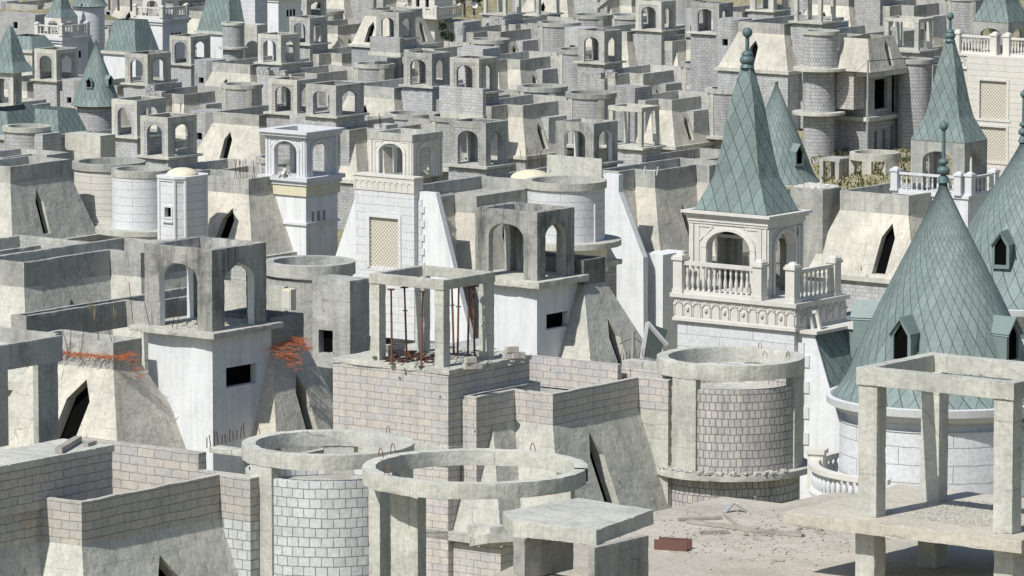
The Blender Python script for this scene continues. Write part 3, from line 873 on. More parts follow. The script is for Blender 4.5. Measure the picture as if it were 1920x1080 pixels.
# ---------------------------------------------------------------- world, sun, camera
sc = bpy.context.scene
w = bpy.data.worlds.new('World'); sc.world = w; w.use_nodes = True
SUN_EL, SUN_AZ = 50., 42.      # azimuth: degrees to the left of straight behind the camera
sky = w.node_tree.nodes.new('ShaderNodeTexSky'); sky.sky_type = 'NISHITA'; sky.sun_disc = False
sky.sun_elevation = R(SUN_EL)
sd = Vector((-math.sin(R(SUN_AZ))*math.cos(R(SUN_EL)), -math.cos(R(SUN_AZ))*math.cos(R(SUN_EL)), math.sin(R(SUN_EL))))
sky.sun_rotation = math.atan2(sd.x, sd.y)
w.node_tree.links.new(sky.outputs[0], w.node_tree.nodes['Background'].inputs[0])
w.node_tree.nodes['Background'].inputs[1].default_value = .1
sl = bpy.data.lights.new('sun', 'SUN'); sl.energy = 4.9; sl.angle = R(.5); sl.color = (1, .962, .9)
so = bpy.data.objects.new('sun', sl); C.objects.link(so); so.rotation_euler = sd.to_track_quat('Z', 'Y').to_euler(); so.location = (0, 0, 200)
cd = bpy.data.cameras.new('camera'); cam = bpy.data.objects.new('camera', cd); C.objects.link(cam); sc.camera = cam
cd.sensor_width = 36; cd.lens = FPX/1920*36; cd.clip_end = 9000; cd.clip_start = 1
cam.location = (0, 0, CAMH); cam.rotation_euler = (R(90)-PITCH, 0, 0)
sc.view_settings.view_transform = 'Standard'; sc.view_settings.look = 'None'; sc.view_settings.exposure = 0.0; sc.view_settings.gamma = 1

FAR = 'unfinished villas in the dense rows of the background'
# ---------------------------------------------------------------- background villas
B_ = villa
B_('villa whose arched belvedere is cut by the top edge, directly above another belvedere', 575, 32, 38, 35, -1, grp=FAR, D=700, left=False)
B_('villa with a small arched belvedere directly below the one cut by the top edge', 581, 83, 39, 31, 35, grp=FAR, D=655, left=False)
B_('villa with a narrow arched belvedere above two block pallets in the upper left', 527, 119, 44, 33, 67, grp=FAR, D=600)
B_('villa with an arched belvedere just below the green mansard with a pointed dormer', 358, 121, 41, 34, 70, grp=FAR, D=630, left=False)
B_('villa with an arched belvedere directly behind the tip of the small green cone', 204, 102, 37, 29, 56, grp=FAR, D=665)
B_('villa with an arched belvedere just left of the small green cone', 106, 151, 43, 37, 95, grp=FAR, D=612)
B_('villa with an arched belvedere to the upper right of the small green cone', 277, 158, 44, 40, 103, grp=FAR, D=590)
B_('villa with an arched belvedere touching the right foot of the small green cone', 257, 257, 49, 50, 190, grp=FAR, D=505)
B_('villa with a tall arched belvedere left of the pale mansard with one dark slit', 315, 295, 53, 50, 222, grp=FAR, D=450, left=False)
L11 = B_('villa with the left one of two adjoining arched belvederes above the white belvedere', 557, 213, 54, 36, 152, grp=FAR, D=485)
B_('villa with the right one of two adjoining arched belvederes above the white belvedere', 630, 218, 57, 50, 162, grp=FAR, D=478, left=False)
L14 = B_('villa with a belvedere set before a steep pale mansard near the top centre', 748, 73, 43, 30, 25, grp=FAR, D=607, left=False)
B_('villa with the left one of two belvederes above the large blank block wall', 810, 162, 53, 34, 102, grp=FAR, D=495)
L16 = B_('villa with the right one of two belvederes above the large blank block wall', 898, 174, 54, 35, 112, grp=FAR, D=480, left=False)
B_('villa with a grey arched belvedere between the cream belvedere and the dark streaked one', 911, 312, 68, 41, 232, grp=FAR, D=382, left=False, drumtype=None)
B_('villa with an arched belvedere above block pallets, right of centre near the top', 1133, 118, 48, 33, 60, grp=FAR, D=560, left=False)
B_('villa with the left one of two tall belvederes at the top edge right of centre', 1240, 57, 47, 28, 4, grp=FAR, D=600)
B_('villa with the right one of two tall belvederes at the top edge right of centre', 1348, 62, 50, 27, 8, grp=FAR, D=530, dmul=.85, left=False)
# more roofs behind, mostly hidden
B_('villa of bare columns at the top edge right of the dry hillside', 1010, 28, 44, 40, -30, lan='frame', grp=FAR, D=660, left=False)
B_('villa of bare columns at the top edge right of the tallest spire', 1540, 42, 50, 30, -30, lan='frame', grp=FAR, D=520, twin=False, drumtype=None)
B_('villa with a high open column frame left of the spire at the far right', 1722, 95, 62, 30, 37, lan='frame', grp=FAR, D=450, drumtype=None, right=True, left=False)
B_('villa with an open column belvedere between the dark streaked belvedere and the tallest spire', 1203, 277, 62, 35, 203, lan='frame', grp=FAR, D=430, right=True, left=False, drumtype=None)
L8 = B_('villa with a belvedere under a green roof at the left edge', 25, 197, 45, 14, 137, grp=FAR, D=520, drumtype=None, right=False)
for i, (lab, x, y, D_) in enumerate([('villa with a stepped parapet behind the pale drum at the top right', 1450, 20, 600), ('villa with a stepped parapet at the top edge above the twin arches right of centre', 1120, -20, 720),
        ('villa half hidden at the top edge left of the far right spire', 1650, -10, 560), ('villa roof at the top edge between the dry hillside and the pale mansard', 700, -25, 760), ('villa roof peeping over at the top edge in the left centre', 440, 20, 730)]):
    B_(lab, x, y, 42, 30, y-45, grp=FAR, D=D_)

for lab, x, y, D_ in (('block roofs with a steep lit mansard at the foot of the dry hillside', 868, 42, 640), ('block roofs and round bay just below the open column villa near the top centre', 905, 92, 575), 
        ('villa roof beside the pallets of blocks right of centre near the top', 1190, 165, 520)):
    B_(lab, x, y, 46, 32, None, lan=None, grp=FAR, D=D_, left=False, twin=False)

k8 = L8.k; a8 = 45/k8/.8; pyramid(L8, -a8, 0, 0, 14/k8/.6+1.2, 60/k8, 4.0, None, over=.35, fin=False)
for lab, x, y, D_ in (('grey villa top behind the leftmost balustrade in the top left corner', -30, 60, 720), ('villa roof between the two top left balustrades', 190, 48, 735), ('villa roof in the extreme top left corner', -20, 22, 800), ('villa roof right of the leftmost green flared roof at the top edge', 120, 8, 830), ('villa roof above the pale balustrades at the top edge', 330, 0, 800)):
    B_(lab, x, y, 38, 27, y-38 if x > 100 else None, lan='block' if x > 300 else None, grp=FAR, D=D_, left=x > 100, twin=False)

B_('villa of bare columns cut by the top edge directly right of the white dish', 948, 27, 42, 30, -30, lan='frame', grp=FAR, D=650, left=False, twin=False)
def pbox(V, name, mat, xL, xC, xR, yT, yB, dY=0, win=None, parent=None, **kw):
    """box whose near top corner stands at a photograph pixel"""
    x, y, z = V.L(xC, yT, dY=dY); k = K(V.Y+dY)
    a = (xC-xL)/k/math.cos(V.a); b = (xR-xC)/k/math.sin(V.a)
    return tower(V, x-a, x, y, y+b, z, z-(yB-yT)/k/.99, mat, win, parent, name)
def pchain(V, px, py, dY, segs, depth=6., **kw):
    """closed roof outline from a left-to-right run of faces measured in the photograph"""
    x, y, z = V.L(px, py, dY=dY)
    if segs[0][0] in 'sS': x -= 3.; segs = [('F', 3.)]+list(segs)
    ch = V.chain(x, y, segs)
    yy = max(p[1] for p in ch)+depth
    if segs[-1][0] in 'fF': ch.append((ch[-1][0], yy))
    else: ch[-1] = (ch[-1][0], ch[-1][1]) ; ch.append((ch[-1][0], yy)) if False else None
    if segs[-1][0] in 'sS': yy = ch[-1][1]
    ch.append((x, yy))
    if abs(ch[0][1]-yy) < .01: raise ValueError
    return ch, z
def pdrum(V, xc, yc, rx, dY=0, **kw):
    x, y, z = V.L(xc, yc, dY=dY)
    return drum(V, x, y, rx/K(V.Y+dY), z, **kw), (x, y, z, rx/K(V.Y+dY))

pbox(L16, 'block_wall', 'grey_block', 823, 905, 911, 167, 217, -3.5); pbox(L16, 'wall_footing', 'pale_concrete', 825, 906, 913, 217, 226, -3.6)
ch, z = pchain(L14, 684, 17, 7, [('f', 62), ('s', 46)], 0)
parapet(L14, ch, z, .7, mat='grey_concrete'); mansard(L14, ch, z-.7, 2.9, 1.0, 'cream_concrete', holes=[(0, 1.0, .2, .8, 2.3, .3), (1, 3.6, .2, .7, 2.3)], below=2)
pbox(L14, 'block_wall', 'grey_block', 693, 750, 757, 72, 100, -3.5); pbox(L14, 'wall_footing', 'pale_concrete', 690, 751, 760, 100, 107, -3.6)
pbox(L11, 'block_wall', 'grey_block', 541, 622, 634, 222, 300, -3.5); pbox(L11, 'low_wall', 'grey_block', 700, 724, 745, 235, 262, -8)
# ================================================================ villa A: dark arched belvedere on a white tower (left centre)
V = Villa('villa with a weathered grey belvedere on a white plastered tower, left foreground', 398, 622, 200)
GROUND.append((V.o.x, V.o.y, V.o.z-9.6)); VA = V
lantern(V, 'dark', -3.05, 0, 0, 2.95, 0, 2.82, inner='white_plaster', mat='weathered_concrete')
slab(V, -3.45, .4, -.4, 3.4, 0, .2)
rubble(V, -2.9, 0, .2, 2.6, 0, 40, .12, 'pale_concrete', label='crumbs of mortar on the floor of the dark streaked belvedere')
tower(V, -2.9, 0, 0, 3.2, -.2, -9.5, 'white_plaster', [('S', .73, 2.4, 1.15, 1.85)])
ch, z = pchain(V, 60, 608, 2, [('f', 162), ('s', 50)], 0)
parapet(V, ch, -.35, .95, mat='mid_concrete', floor=.8)
mansard(V, ch, -1.3, 3.2, 1.5, 'cream_concrete', holes=[(0, 2.3, .35, 1.05, 2.75, .35)])
ch, z = pchain(V, 20, 590, 12, [('f', 33), ('s', 182), ('f', 45), ('s', 200)], 0)
parapet(V, ch, z, 1.0, mat='grey_concrete')
tower(V, -6.5, -.3, 5.2, 10, -4.5, -8, 'grey_block', name='rear_block')
ch = [(-2.6, 3.21), (.0, 3.21), (.0, 5.0), (-2.6, 5.0)]
parapet(V, ch, .12, 1.0, mat='dark_concrete')
mansard(V, ch, -.88, 3.6, 1.3, 'cream_concrete', holes=[(1, .9, .35, .6, 2.4)], below=4)
pbox(V, 'chimney_stack', 'mid_concrete', 583, 656, 692, 527, 800, 11, [('F', .3, .95, 1.9, 2.75)])
pbox(V, 'upper_wall', 'pale_concrete', 400, 533, 540, 538, 640, 9)
# ================================================================ A2: roof and drum behind it
V2 = Villa('villa with a stepped grey parapet at the left edge and a plastered drum behind', 194, 492, 225)
GROUND.append((V2.o.x, V2.o.y, V2.o.z-9))
ch, z = pchain(V2, -40, 484, -3.5, [('f', 89), ('s', 145), ('f', 60), ('s', 100)], 0)
parapet(V2, ch, z, .95, mat='mid_concrete')
mansard(V2, ch, z-.95, 3.4, 1.2, 'pale_concrete', holes=[(1, 2.4, .9, .7, 2.0)])
ch, z = pchain(V2, -10, 472, 5, [('s', 80), ('f', 165), ('s', 60)], 0)
parapet(V2, ch, z, .95, mat='mid_concrete')
pdrum(V2, 308, 459, 84, 5, h=6, rim=.55, mat='mid_concrete', rimmat='mid_concrete', below=2, shell=.25)
V3 = Villa('round plastered drum between the left foreground belvedere and the propped column frame', 580, 490, 235, name='round_turret', cat='turret')
pdrum(V3, 580, 489, 84, 0, h=6, rim=.5, mat='mid_concrete', rimmat='mid_concrete', below=3, gap=.1)

# ================================================================ villa B: brick roof with a propped column frame (centre)
V = Villa('block villa with rusty props inside its column frame and a stepped parapet', 835, 690, 191)
GROUND.append((V.o.x, V.o.y, V.o.z-9.6)); VB = V
lantern(V, 'frame', -3.2, -.07, .0, 2.83, 0, 2.9)
slab(V, -4.55, .42, -.35, 4.2, 0, .16, 'pale_concrete')
tower(V, -4.5, .35, -.3, 4.15, -.16, -2.55, 'buff_block', name='tower')
m = MB(); m.box(-4.55, .4, -.35, 4.1, -3.15, -2.55); V.put(m, 'tie_beam', 'pale_concrete')
tower(V, -4.45, .3, -.25, 4.1, -3.15, -9.5, 'buff_block')
k = V.k
chB = [(.353, .4), (.975, .4), (.975, 2.5), (2.55, 2.5), (2.55, 7.33), (3.78, 7.33), (3.78, 9), (-3, 9), (-3, 4.3), (.353, 4.3)]
parapet(V, chB, -.93, 1.05, t=.2, mat='buff_block', cap='pale_concrete', floor=.85)
mB = [(.353, 1.3), (.975, 1.3), (.975, 2.5), (2.55, 2.5), (2.55, 7.33), (-3, 7.33), (-3, 4.3), (.353, 4.3)]
mansard(V, mB, -1.98, 3.4, 1.3, 'pale_concrete', holes=[(3, 1.9, .2, .75, 3.0, -.1)], wall='buff_block', below=5)
m = MB(); m.box(.36, .97, .41, 1.6, -9, -1.98); V.put(m, 'corner_pier', 'buff_block'); m = MB(); m.box(-2, 3.77, 7.34, 8.9, -9, -1.98); V.put(m, 'wing_wall', 'pale_concrete')
pbox(V, 'rear_parapet', 'buff_block', 985, 1158, 1166, 684, 740, 6)
pbox(V, 'landing_slab', 'pale_concrete', 1166, 1252, 1270, 684, 697, 6.2)
dr, (dx, dy, dz, rr) = pdrum(V, 1370, 667, 137, 5, h=3.65, rim=.52, gap=.32, mat='drum_block', rimmat='pale_concrete', ledge=(.32, .22), below=5, pil=(-95, 17, 100, 170), rimout=.1, floor=.7, pw=12)
m = MB()
for i in range(170):
    t = R(rng.uniform(-160, -10)); r_ = rr+rng.uniform(.03, .28); q = rng.uniform(.05, .16)
    m.sbox((dx+r_*math.cos(t), dy+r_*math.sin(t), dz-3.65+q*.3), q*1.6, q, q*.5, rng.uniform(0, 3), rng.uniform(-.3, .3))
m.v = [v+Vector((0, 0, V.drop)) for v in m.v]
o = m.build('rubble', 'buff_block'); o.location = V.root.location; o.rotation_euler = V.root.rotation_euler; tag(o, 'broken block rubble lying on the ledge round the brick drum', None, None, 'stuff')

# ================================================================ villa C: block parapet in the lower left with white drum
V = Villa('villa in the lower left with a long pinkish block parapet and white brick drum', 152, 931, 153)
GROUND.append((V.o.x, V.o.y, V.o.z-8.6)); VC = V
ch, z = pchain(V, -10, 948, 1.2, [('s', 78), ('f', 84), ('s', 247), ('f', 62)], .5)
parapet(V, ch, z+.0, 1.2, t=.2, mat='tan_block', cap='pale_concrete', floor=.85)
mc = ch[:5]+[(ch[0][0], ch[4][1])]
mansard(V, mc, z-1.2, 3.2, 1.3, 'pale_concrete', holes=[(3, 3.1, .2, .9, 2.6, -.2)], wall='buff_block')
m = MB(); m.box(ch[4][0]-2, ch[5][0]-.01, ch[4][1]+.01, ch[4][1]+.4, z-8, z-1.2); V.put(m, 'wing_wall', 'white_block')
x, y, z = V.L(385, 868, dY=12)
pbox(V, 'rear_parapet', 'tan_block', 130, 372, 386, 850, 900, 7.2)
pbox(V, 'landing_slab', 'pale_concrete', 388, 470, 490, 848, 858, 9.5)
pbox(V, 'far_column', 'pale_concrete', -40, -8, 12, 650, 840, 14)
pbox(V, 'column', 'mid_concrete', 60, 71, 105, 655, 838, 13.2)
pbox(V, 'roof_beam', 'mid_concrete', -30, -22, 105, 652, 700, 8.2)
pbox(V, 'roof_beam_rear', 'mid_concrete', -60, 104, 110, 626, 652, 13.4)
pbox(V, 'stair_room', 'tan_block', -200, -100, 186, 908, 990, -.5)
pbox(V, 'stair_room_roof', 'pale_concrete', -210, -104, 190, 894, 908, -.6)
dr, (dx, dy, dz, rr) = pdrum(V, 615, 829, 160, 7.5, h=5.5, rim=.42, gap=.32, mat='white_block', rimmat='pale_concrete', below=4, rimout=.1, floor=.85, shell=.3, pil=(-104, 20, 120, 180), pw=12)


# ================================================================ villa R: column frame, big ring and concrete deck in the lower right
V = Villa('villa in the lower right corner with a tall column frame and bare dusty deck', 1898, 1003, 105)
VR = V; k = V.k
GROUND.append((V.o.x, V.o.y, V.o.z-8))
def col(name, xa, xc, xb, yb, yt, dY, mat='pale_concrete'):
    pbox(V, name, mat, xa, xc, xb, yt, yb, dY)
# columns of the frame (left, near, rear)
lantern(V, 'frame', -3.42, -.0, 0.0, 2.5, 0, 2.78)
slab(V, -4.75, .45, -.4, 3.6, 0, .24, 'dusty_deck', rough=.03)
rubble(V, -2.8, -.2, .4, 2.8, 0, 1600, .022, 'pale_concrete', name='gravel', label='grey gravel strewn on the slab inside the tall column frame')
for cx, cy in ((-3.42, 0), (-.4, 0), (-3.42, 2.1), (-.4, 2.1)):
    m = MB(); m.box(cx, cx+.42, cy+.01, cy+.4, -1.25, -.24); V.put(m, 'stub_column', 'pale_concrete')
dz = -1.25
# deck outline from the photograph
def dk(px, py):
    # intersection of the pixel ray with the deck level
    zt = V.o.z+dz
    d = P(px, py, 100.)-Vector((0, 0, CAMH)); t = (zt-CAMH)/d.z; wv = Vector((0, 0, CAMH))+d*t-V.o
    return (wv.x*math.cos(V.a)-wv.y*math.sin(V.a), wv.x*math.sin(V.a)+wv.y*math.cos(V.a))
out = [dk(930, 1075), dk(1000, 1140), dk(1960, 1180), dk(2100, 1060), dk(2100, 950), dk(1560, 923), dk(1466, 944), dk(1356, 931), dk(1215, 962), dk(1100, 1000)]
m = MB(); m.prism(out, dz-.3, dz); V.put(m, 'deck', 'dusty_deck')
b_ = offset([out[0], out[1], out[2], out[3]], 0)
m = MB(); m.box(-9, .2, .6, 3.2, -8, dz-.32); V.put(m, 'deck_base', 'buff_block')

# slab topped hut
hx, hy, hz = V.L(1118, 998, Y=106)
ka = K(106)
H = Villa('low concrete hut with a thick chamfered slab roof at the bottom centre', 1118, 1000, 103, name='rooftop_hut', cat='hut')
k = H.k
def hp(px, py, z=0):
    zt = H.o.z+z; d = P(px, py, 100.)-Vector((0, 0, CAMH)); t = (zt-CAMH)/d.z; wv = Vector((0, 0, CAMH))+d*t-H.o
    return (wv.x*math.cos(H.a)-wv.y*math.sin(H.a), wv.x*math.sin(H.a)+wv.y*math.cos(H.a))
top = [hp(942, 958), hp(962, 978), hp(1118, 994), hp(1226, 955), hp(1085, 933)]
m = MB(); m.prism(top, -.28, 0); H.put(m, 'roof_slab', 'pale_concrete')
m = MB(); m.box(-1.9, -1.64, .06, 1.55, -1.05, -.28); H.put(m, 'side_wall', 'grey_concrete')
m = MB(); m.box(-.22, -.07, .05, 1.7, -1.3, -.28); H.put(m, 'side_wall', 'grey_concrete')
m = MB(); m.box(-2.5, -.15, -.5, 1.0, -1.62, -1.05); H.put(m, 'base_slab', 'dusty_deck')

# big open ring on columns
Rg = Villa('large open concrete ring beam on thick columns at the bottom centre', 891, 873, 124, name='ring_pergola', cat='ring beam')
m = MB(); rr = 213/Rg.k; m.ring(0, 0, rr, rr-.29, -.34, 0, 64, 0, R(37-8), R(397-12)); Rg.put(m, 'ring_beam', 'pale_concrete')
for xa, xc, xb, dy in ((690, 712, 735, .6), (731, 783, 799, -1.2), (1030, 1070, 1078, .2)):
    x, y, z = Rg.L(xc, 925, dY=dy); m = MB(); kk = K(Rg.Y+dy)
    a_, b2 = (xc-xa)/kk/.8, (xb-xc)/kk/.6
    m.box(x-a_, x, y, y+b2, -6.5, -.34); Rg.put(m, 'column', 'pale_concrete')
m = MB()
for an in (37-8, 397-12):
    t = R(an)
    for q in range(5):
        p = Vector((math.cos(t)*(rr-.08-.07*q), math.sin(t)*(rr-.08-.07*q), -.08-.1*(q % 3))); dd = Vector((-math.sin(t), math.cos(t), 0))*(.28 if an < 100 else -.28)*-1
        m.rod(p, p+dd, .012, 4)
Rg.put(m, 'rebar', 'rusty_steel')

# ================================================================ villa E: dark arched belvedere right of the frame
V = Villa('villa with a weathered belvedere on a white tower directly right of the propped frame', 1007, 527, 241); VE = V
GROUND.append((V.o.x, V.o.y, V.o.z-9.6)); k = V.k
lantern(V, 'dark', -117/k/.8, 0, 0, 71/k/.6, 0, 129/k, inner='grey_concrete', mat='weathered_concrete')
slab(V, -3.65, .42, -.42, 3.1, 0, .27)
tower(V, -3.0, 0, 0, 2.85, -.27, -9.5, 'white_plaster', [('S', .65, 2.15, 1.2, 1.85)])
ch = [(-3, 2.86), (.3, 2.86), (.3, 4.4), (-3, 4.4)]
parapet(V, ch, .6, 1.05, mat='dark_concrete')
mansard(V, ch, -.45, 4.6, 2.1, 'pale_concrete', holes=[(1, .8, .5, .7, 3.0)])
tower(V, -9, -.5, 4.6, 8, -4, -9, 'grey_block', name='rear_block')

# ================================================================ villa W1: white finished belvedere (centre left)
V = Villa('villa with a white panelled belvedere over a yellow frieze and a domed stair turret', 573, 333, 357)
GROUND.append((V.o.x, V.o.y, V.o.z-9.6)); k = V.k
a, b = 76/k/.8, 55/k/.6; h = 72/k
ln = lantern(V, 'white', -a, 0, 0, b, 0, h, mat='white_trim')
arch_trim(V, -a, 0, 0, b, 0, h, 'white_trim', ln)
cornice(V, -a, 0, 0, b, h, [(.12, 0, .12), (.28, .12, .3), (.4, .3, .46)], 'white_trim', ln)
cornice(V, -a, .1, -.1, b, -.5, [(.35, .25, .5), (.2, 0, .25)], 'white_trim', None, 'belvedere_base', 1.)
slab(V, -a-.3, .3, -.3, b+.3, -.01, .2, 'pale_concrete')
tower(V, -a-.02, .22, -.22, b+.1, -.5, -1.15, 'yellow_foam', name='frieze')
tower(V, -a+.1, .1, -.1, b, -1.15, -9.5, 'white_plaster', [('S', .55, .85, 1., 1.6), ('S', 1.1, 1.4, 1., 1.6), ('S', 1.65, 1.95, 1., 1.6)])
m = MB(); m.box(-a-.02, .22, -.22, b+.1, -2.95, -2.8); V.put(m, 'string_course', 'white_trim')
x, y, z = V.L(466, 336, dY=-.5)
ch = [(x-5.6, y), (x, y), (x, y+1.2), (x-5.6, y+9)]; ch = [(x-5.6, y), (x, y), (x, y+3), (x-5.6, y+3)]
parapet(V, ch, z, .95, mat='mid_concrete')
mansard(V, ch, z-.95, 3.6, 1.6, 'cream_concrete', holes=[(0, 4.35, .3, .95, 2.7, .3)])
x, y, z = V.L(336, 336, dY=-4.5)
chamfer_turret(V, x+.25, y-.2, 2.1, 2.9, .45, z, 8, 'white_siding', 'dome_foam', rim='white_trim')
dr, (dx, dy, dz, rr) = pdrum(V, 265, 316, 57, 1.5, h=3.6, rim=.42, mat='white_siding', rimmat='grey_concrete', ledge=(1.0, .3), below=3, rimout=.05, floor=.3, pilmat='white_trim')
# ================================================================ villa W0: cream drum and stepped parapet at the left edge
V = Villa('villa at the left edge with a slit mansard and a cream panelled drum', 24, 315, 366)
GROUND.append((V.o.x, V.o.y, V.o.z-9)); k = V.k
ch, z = pchain(V, -60, 306, -1.5, [('f', 84), ('s', 101)], 0)
parapet(V, ch, z, 1.05, mat='mid_concrete')
mansard(V, ch, z-1.05, 3.7, 1.2, 'pale_concrete', holes=[(1, 2.2, .45, .7, 2.9)])
ch, z = pchain(V, -60, 290, 6, [('f', 70), ('s', 50), ('f', 30), ('s', 40)], 0)
parapet(V, ch, z, .9, mat='mid_concrete')
pdrum(V, 204, 302, 67, 4.5, h=3.7, rim=.45, mat='cream_siding', rimmat='mid_concrete', ledge=(.5, .35), below=3, floor=.3)

# ================================================================ villa W2: lattice window tower
V = Villa('villa with a cream arched belvedere above a frieze balcony and tall lattice window', 773, 336, 349)
GROUND.append((V.o.x, V.o.y, V.o.z-9.6)); k = V.k
a, b = 80/k/.8, 54/k/.6; h = 70/k
ln = lantern(V, 'white', -a, 0, 0, b, 0, h, mat='cream_trim', inner='white_plaster')
arch_trim(V, -a, 0, 0, b, 0, h, 'cream_trim', ln)
cornice(V, -a, 0, 0, b, h, [(.06, 0, .42)], 'grey_concrete', ln)
x, y, z = V.L(776, 337, dY=-1.8)
aa = 115/k/.8
fr = tower(V, x-aa, x, y, y+.9, z, z-.85, 'cream_trim', name='frieze_balcony')
m = MB()
for i in range(10):
    u0 = x-aa+.12+i*(aa-.2)/10; w_ = (aa-.2)/10
    m.box(u0, u0+.05, y-.03, y, z-.75, z-.2)
    m.lathe(u0+w_/2+.02, y-.03, [(.0, z-.35)], 6) if False else None
    for j in range(8):
        t0, t1 = math.pi*j/8, math.pi*(j+1)/8; rc = w_*.38
        m.sbox((u0+w_/2+rc*math.cos((t0+t1)/2), y-.015, z-.42+rc*math.sin((t0+t1)/2)), .07, .04, .05, 0, -((t0+t1)/2-math.pi/2))
V.put(m, 'frieze_ornament', 'cream_trim', fr)
m = MB(); m.box(x-aa-.06, x+.06, y-.06, y+.95, z-.0, z+.1); V.put(m, 'coping', 'cream_trim', fr)
wx0 = x-85/k/.8; wx1 = x-30/k/.8
tw = tower(V, x-aa+.05, x-.03, y+.05, y+.5, z-.85, -9.5, 'white_siding', [('F', wx0-(x-aa+.05), wx1-(x-aa+.05), 1.6, 4.6)])
m = MB(); m.box(wx0-.02, wx1+.02, y+.16, y+.2, z-5.5, z-2.4); V.put(m, 'lattice_window', 'lattice_panel', tw)
m = MB()
for q in ((wx0-.2, wx0, z-5.5, z-2.25), (wx1, wx1+.2, z-5.5, z-2.25), (wx0, wx1, z-2.45, z-2.25)): m.box(q[0], q[1], y-.02, y+.05, q[2], q[3])
V.put(m, 'window_frame', 'white_trim', tw)
# gable wall with quoins
m = MB(); zt = z-.75
gl = [(x-aa-3.7, -9.5), (x+4.0, -9.5), (x+1.25, zt), (x-aa-.0, zt)]
m.extrude([(p, q) for p, q in gl], Vector((0, y+.5, 0)), Vector((1, 0, 0)), Vector((0, 0, 1)), Vector((0, 1, 0)), .4); V.put(m, 'gable_wall', 'white_plaster')
m = MB()
for i in range(12): m.box(x-.02, x+(.42 if i % 2 else .25), y+.42, y+.498, z-1.2-i*.42-.4, z-1.2-i*.42)
V.put(m, 'quoins', 'white_trim')
f = 1.0; 
ch = [(.4, .6), (1.05, .6), (1.05, 2.8), (2.7, 2.8), (2.7, 8.2), (4.0, 8.2), (4.0, 12), (-4, 12), (-4, 3.2), (.4, 3.2)]
parapet(V, ch, -1.1, 1.05, mat='mid_concrete')
mansard(V, ch, -2.15, 3.6, 1.4, 'cream_concrete', holes=[(3, 2.2, .4, .8, 2.6)])
dr, (dx, dy, dz, rr) = pdrum(V, 1061, 337, 75, 5, h=3.6, rim=.45, mat='white_siding', rimmat='pale_concrete', ledge=(.95, .35), below=0, floor=.35)
m = MB(); m.lathe(dx, dy, [(rr-.1, dz-9.5), (rr-.1, dz-5.6), (rr+.15, dz-5.5), (rr+.15, dz-5.3), (rr, dz-5.2), (rr+.1, dz-4.1), (rr+.4, dz-3.95)], 48); V.put(m, 'turret_base', 'cream_trim', dr)
m = MB(); t = R(-8); m.rod((dx+(rr+.02)*math.cos(t), dy+(rr+.02)*math.sin(t), dz-3.6), (dx+(rr+.02)*math.cos(t), dy+(rr+.02)*math.sin(t), dz-1.3), .06, 8); V.put(m, 'drainpipe', 'white_trim', dr)
m = MB(); ex = V.L(1140, 610, dY=3); m.lathe(ex[0], ex[1], [(.05, ex[2]-.6), (.35, ex[2]-.45), (.65, ex[2]-.15), (.75, ex[2]), (.6, ex[2])], 20); V.put(m, 'bowl_bracket', 'white_trim', dr)

Dm = Villa('pale cream dome on a low drum behind the white panelled round turret', 995, 334, 372, name='domed_turret', cat='turret')
m = MB(); rr = 38/Dm.k; m.lathe(0, 0, [(rr*math.cos(R(9*i)), rr*.42*math.sin(R(9*i))) for i in range(11)], 28); Dm.put(m, 'dome', 'yellow_foam')
m = MB(); m.lathe(0, 0, [(rr*.95, -6), (rr*.95, 0)], 28); Dm.put(m, 'turret_wall', 'pale_concrete')
Wl = Villa('weathered concrete roof wall with pale end trims behind the white panelled round turret', 1135, 306, 366, name='roof_wall', cat='wall')
pbox(Wl, 'wall_panel', 'pale_concrete', 1026, 1128, 1130, 298, 380, 0)

# ================================================================ villa G: dark arched belvedere at 1113 with white gable
V = Villa('villa with a dark streaked belvedere and tall white gable wall, left of the tallest spire', 1113, 307, 388)
GROUND.append((V.o.x, V.o.y, V.o.z-15)); GROUND.append((V.o.x+1, V.o.y-25, V.o.z-17)); GROUND.append((V.o.x+1, V.o.y-50, V.o.z-15)); GROUND.append((V.o.x+2, V.o.y-10, V.o.z-16)); k = V.k
lantern(V, 'dark', -71/k/.8, 0, 0, 46/k/.6, 0, 75/k, inner='white_plaster', mat='weathered_concrete')
slab(V, -3.5, .35, -.35, 2.9, 0, .2)
tower(V, -3.1, 0, 0, 2.7, -.2, -9.5, 'grey_block')
ch = [(.06, 1.3), (2.15, 1.3), (2.15, 3.0), (3.75, 3.0), (3.75, 7.8), (5.0, 7.8), (5.0, 13), (-3, 13), (-3, 3), (.06, 3)]
ch, z = pchain(V, 1118, 318, -1.5, [('f', 42), ('s', 30), ('f', 37), ('s', 80), ('f', 24)], 3)
parapet(V, ch, z-.0, 1.15, mat='mid_concrete')
mansard(V, ch, z-1.15, 4.6, 1.8, 'cream_concrete', holes=[(3, 2.4, .9, .7, 2.7)])
x, y, z = V.L(1160, 328, dY=-6)
m = MB(); m.extrude([(x-1.2, z-16), (x+2.1, z-16), (x+2.0, z-5.3), (x, z-1.1), (x, z), (x-1.2, z)], Vector((0, y, 0)), Vector((1, 0, 0)), Vector((0, 0, 1)), Vector((0, 1, 0)), .5); V.put(m, 'gable_wall', 'white_plaster')
pbox(V, 'lower_tower', 'white_plaster', 1205, 1243, 1290, 478, 760, -6.6)
pdrum(V, 1385, 350, 62, 3, h=4.2, rim=.5, mat='grey_concrete', rimmat='mid_concrete', below=3)
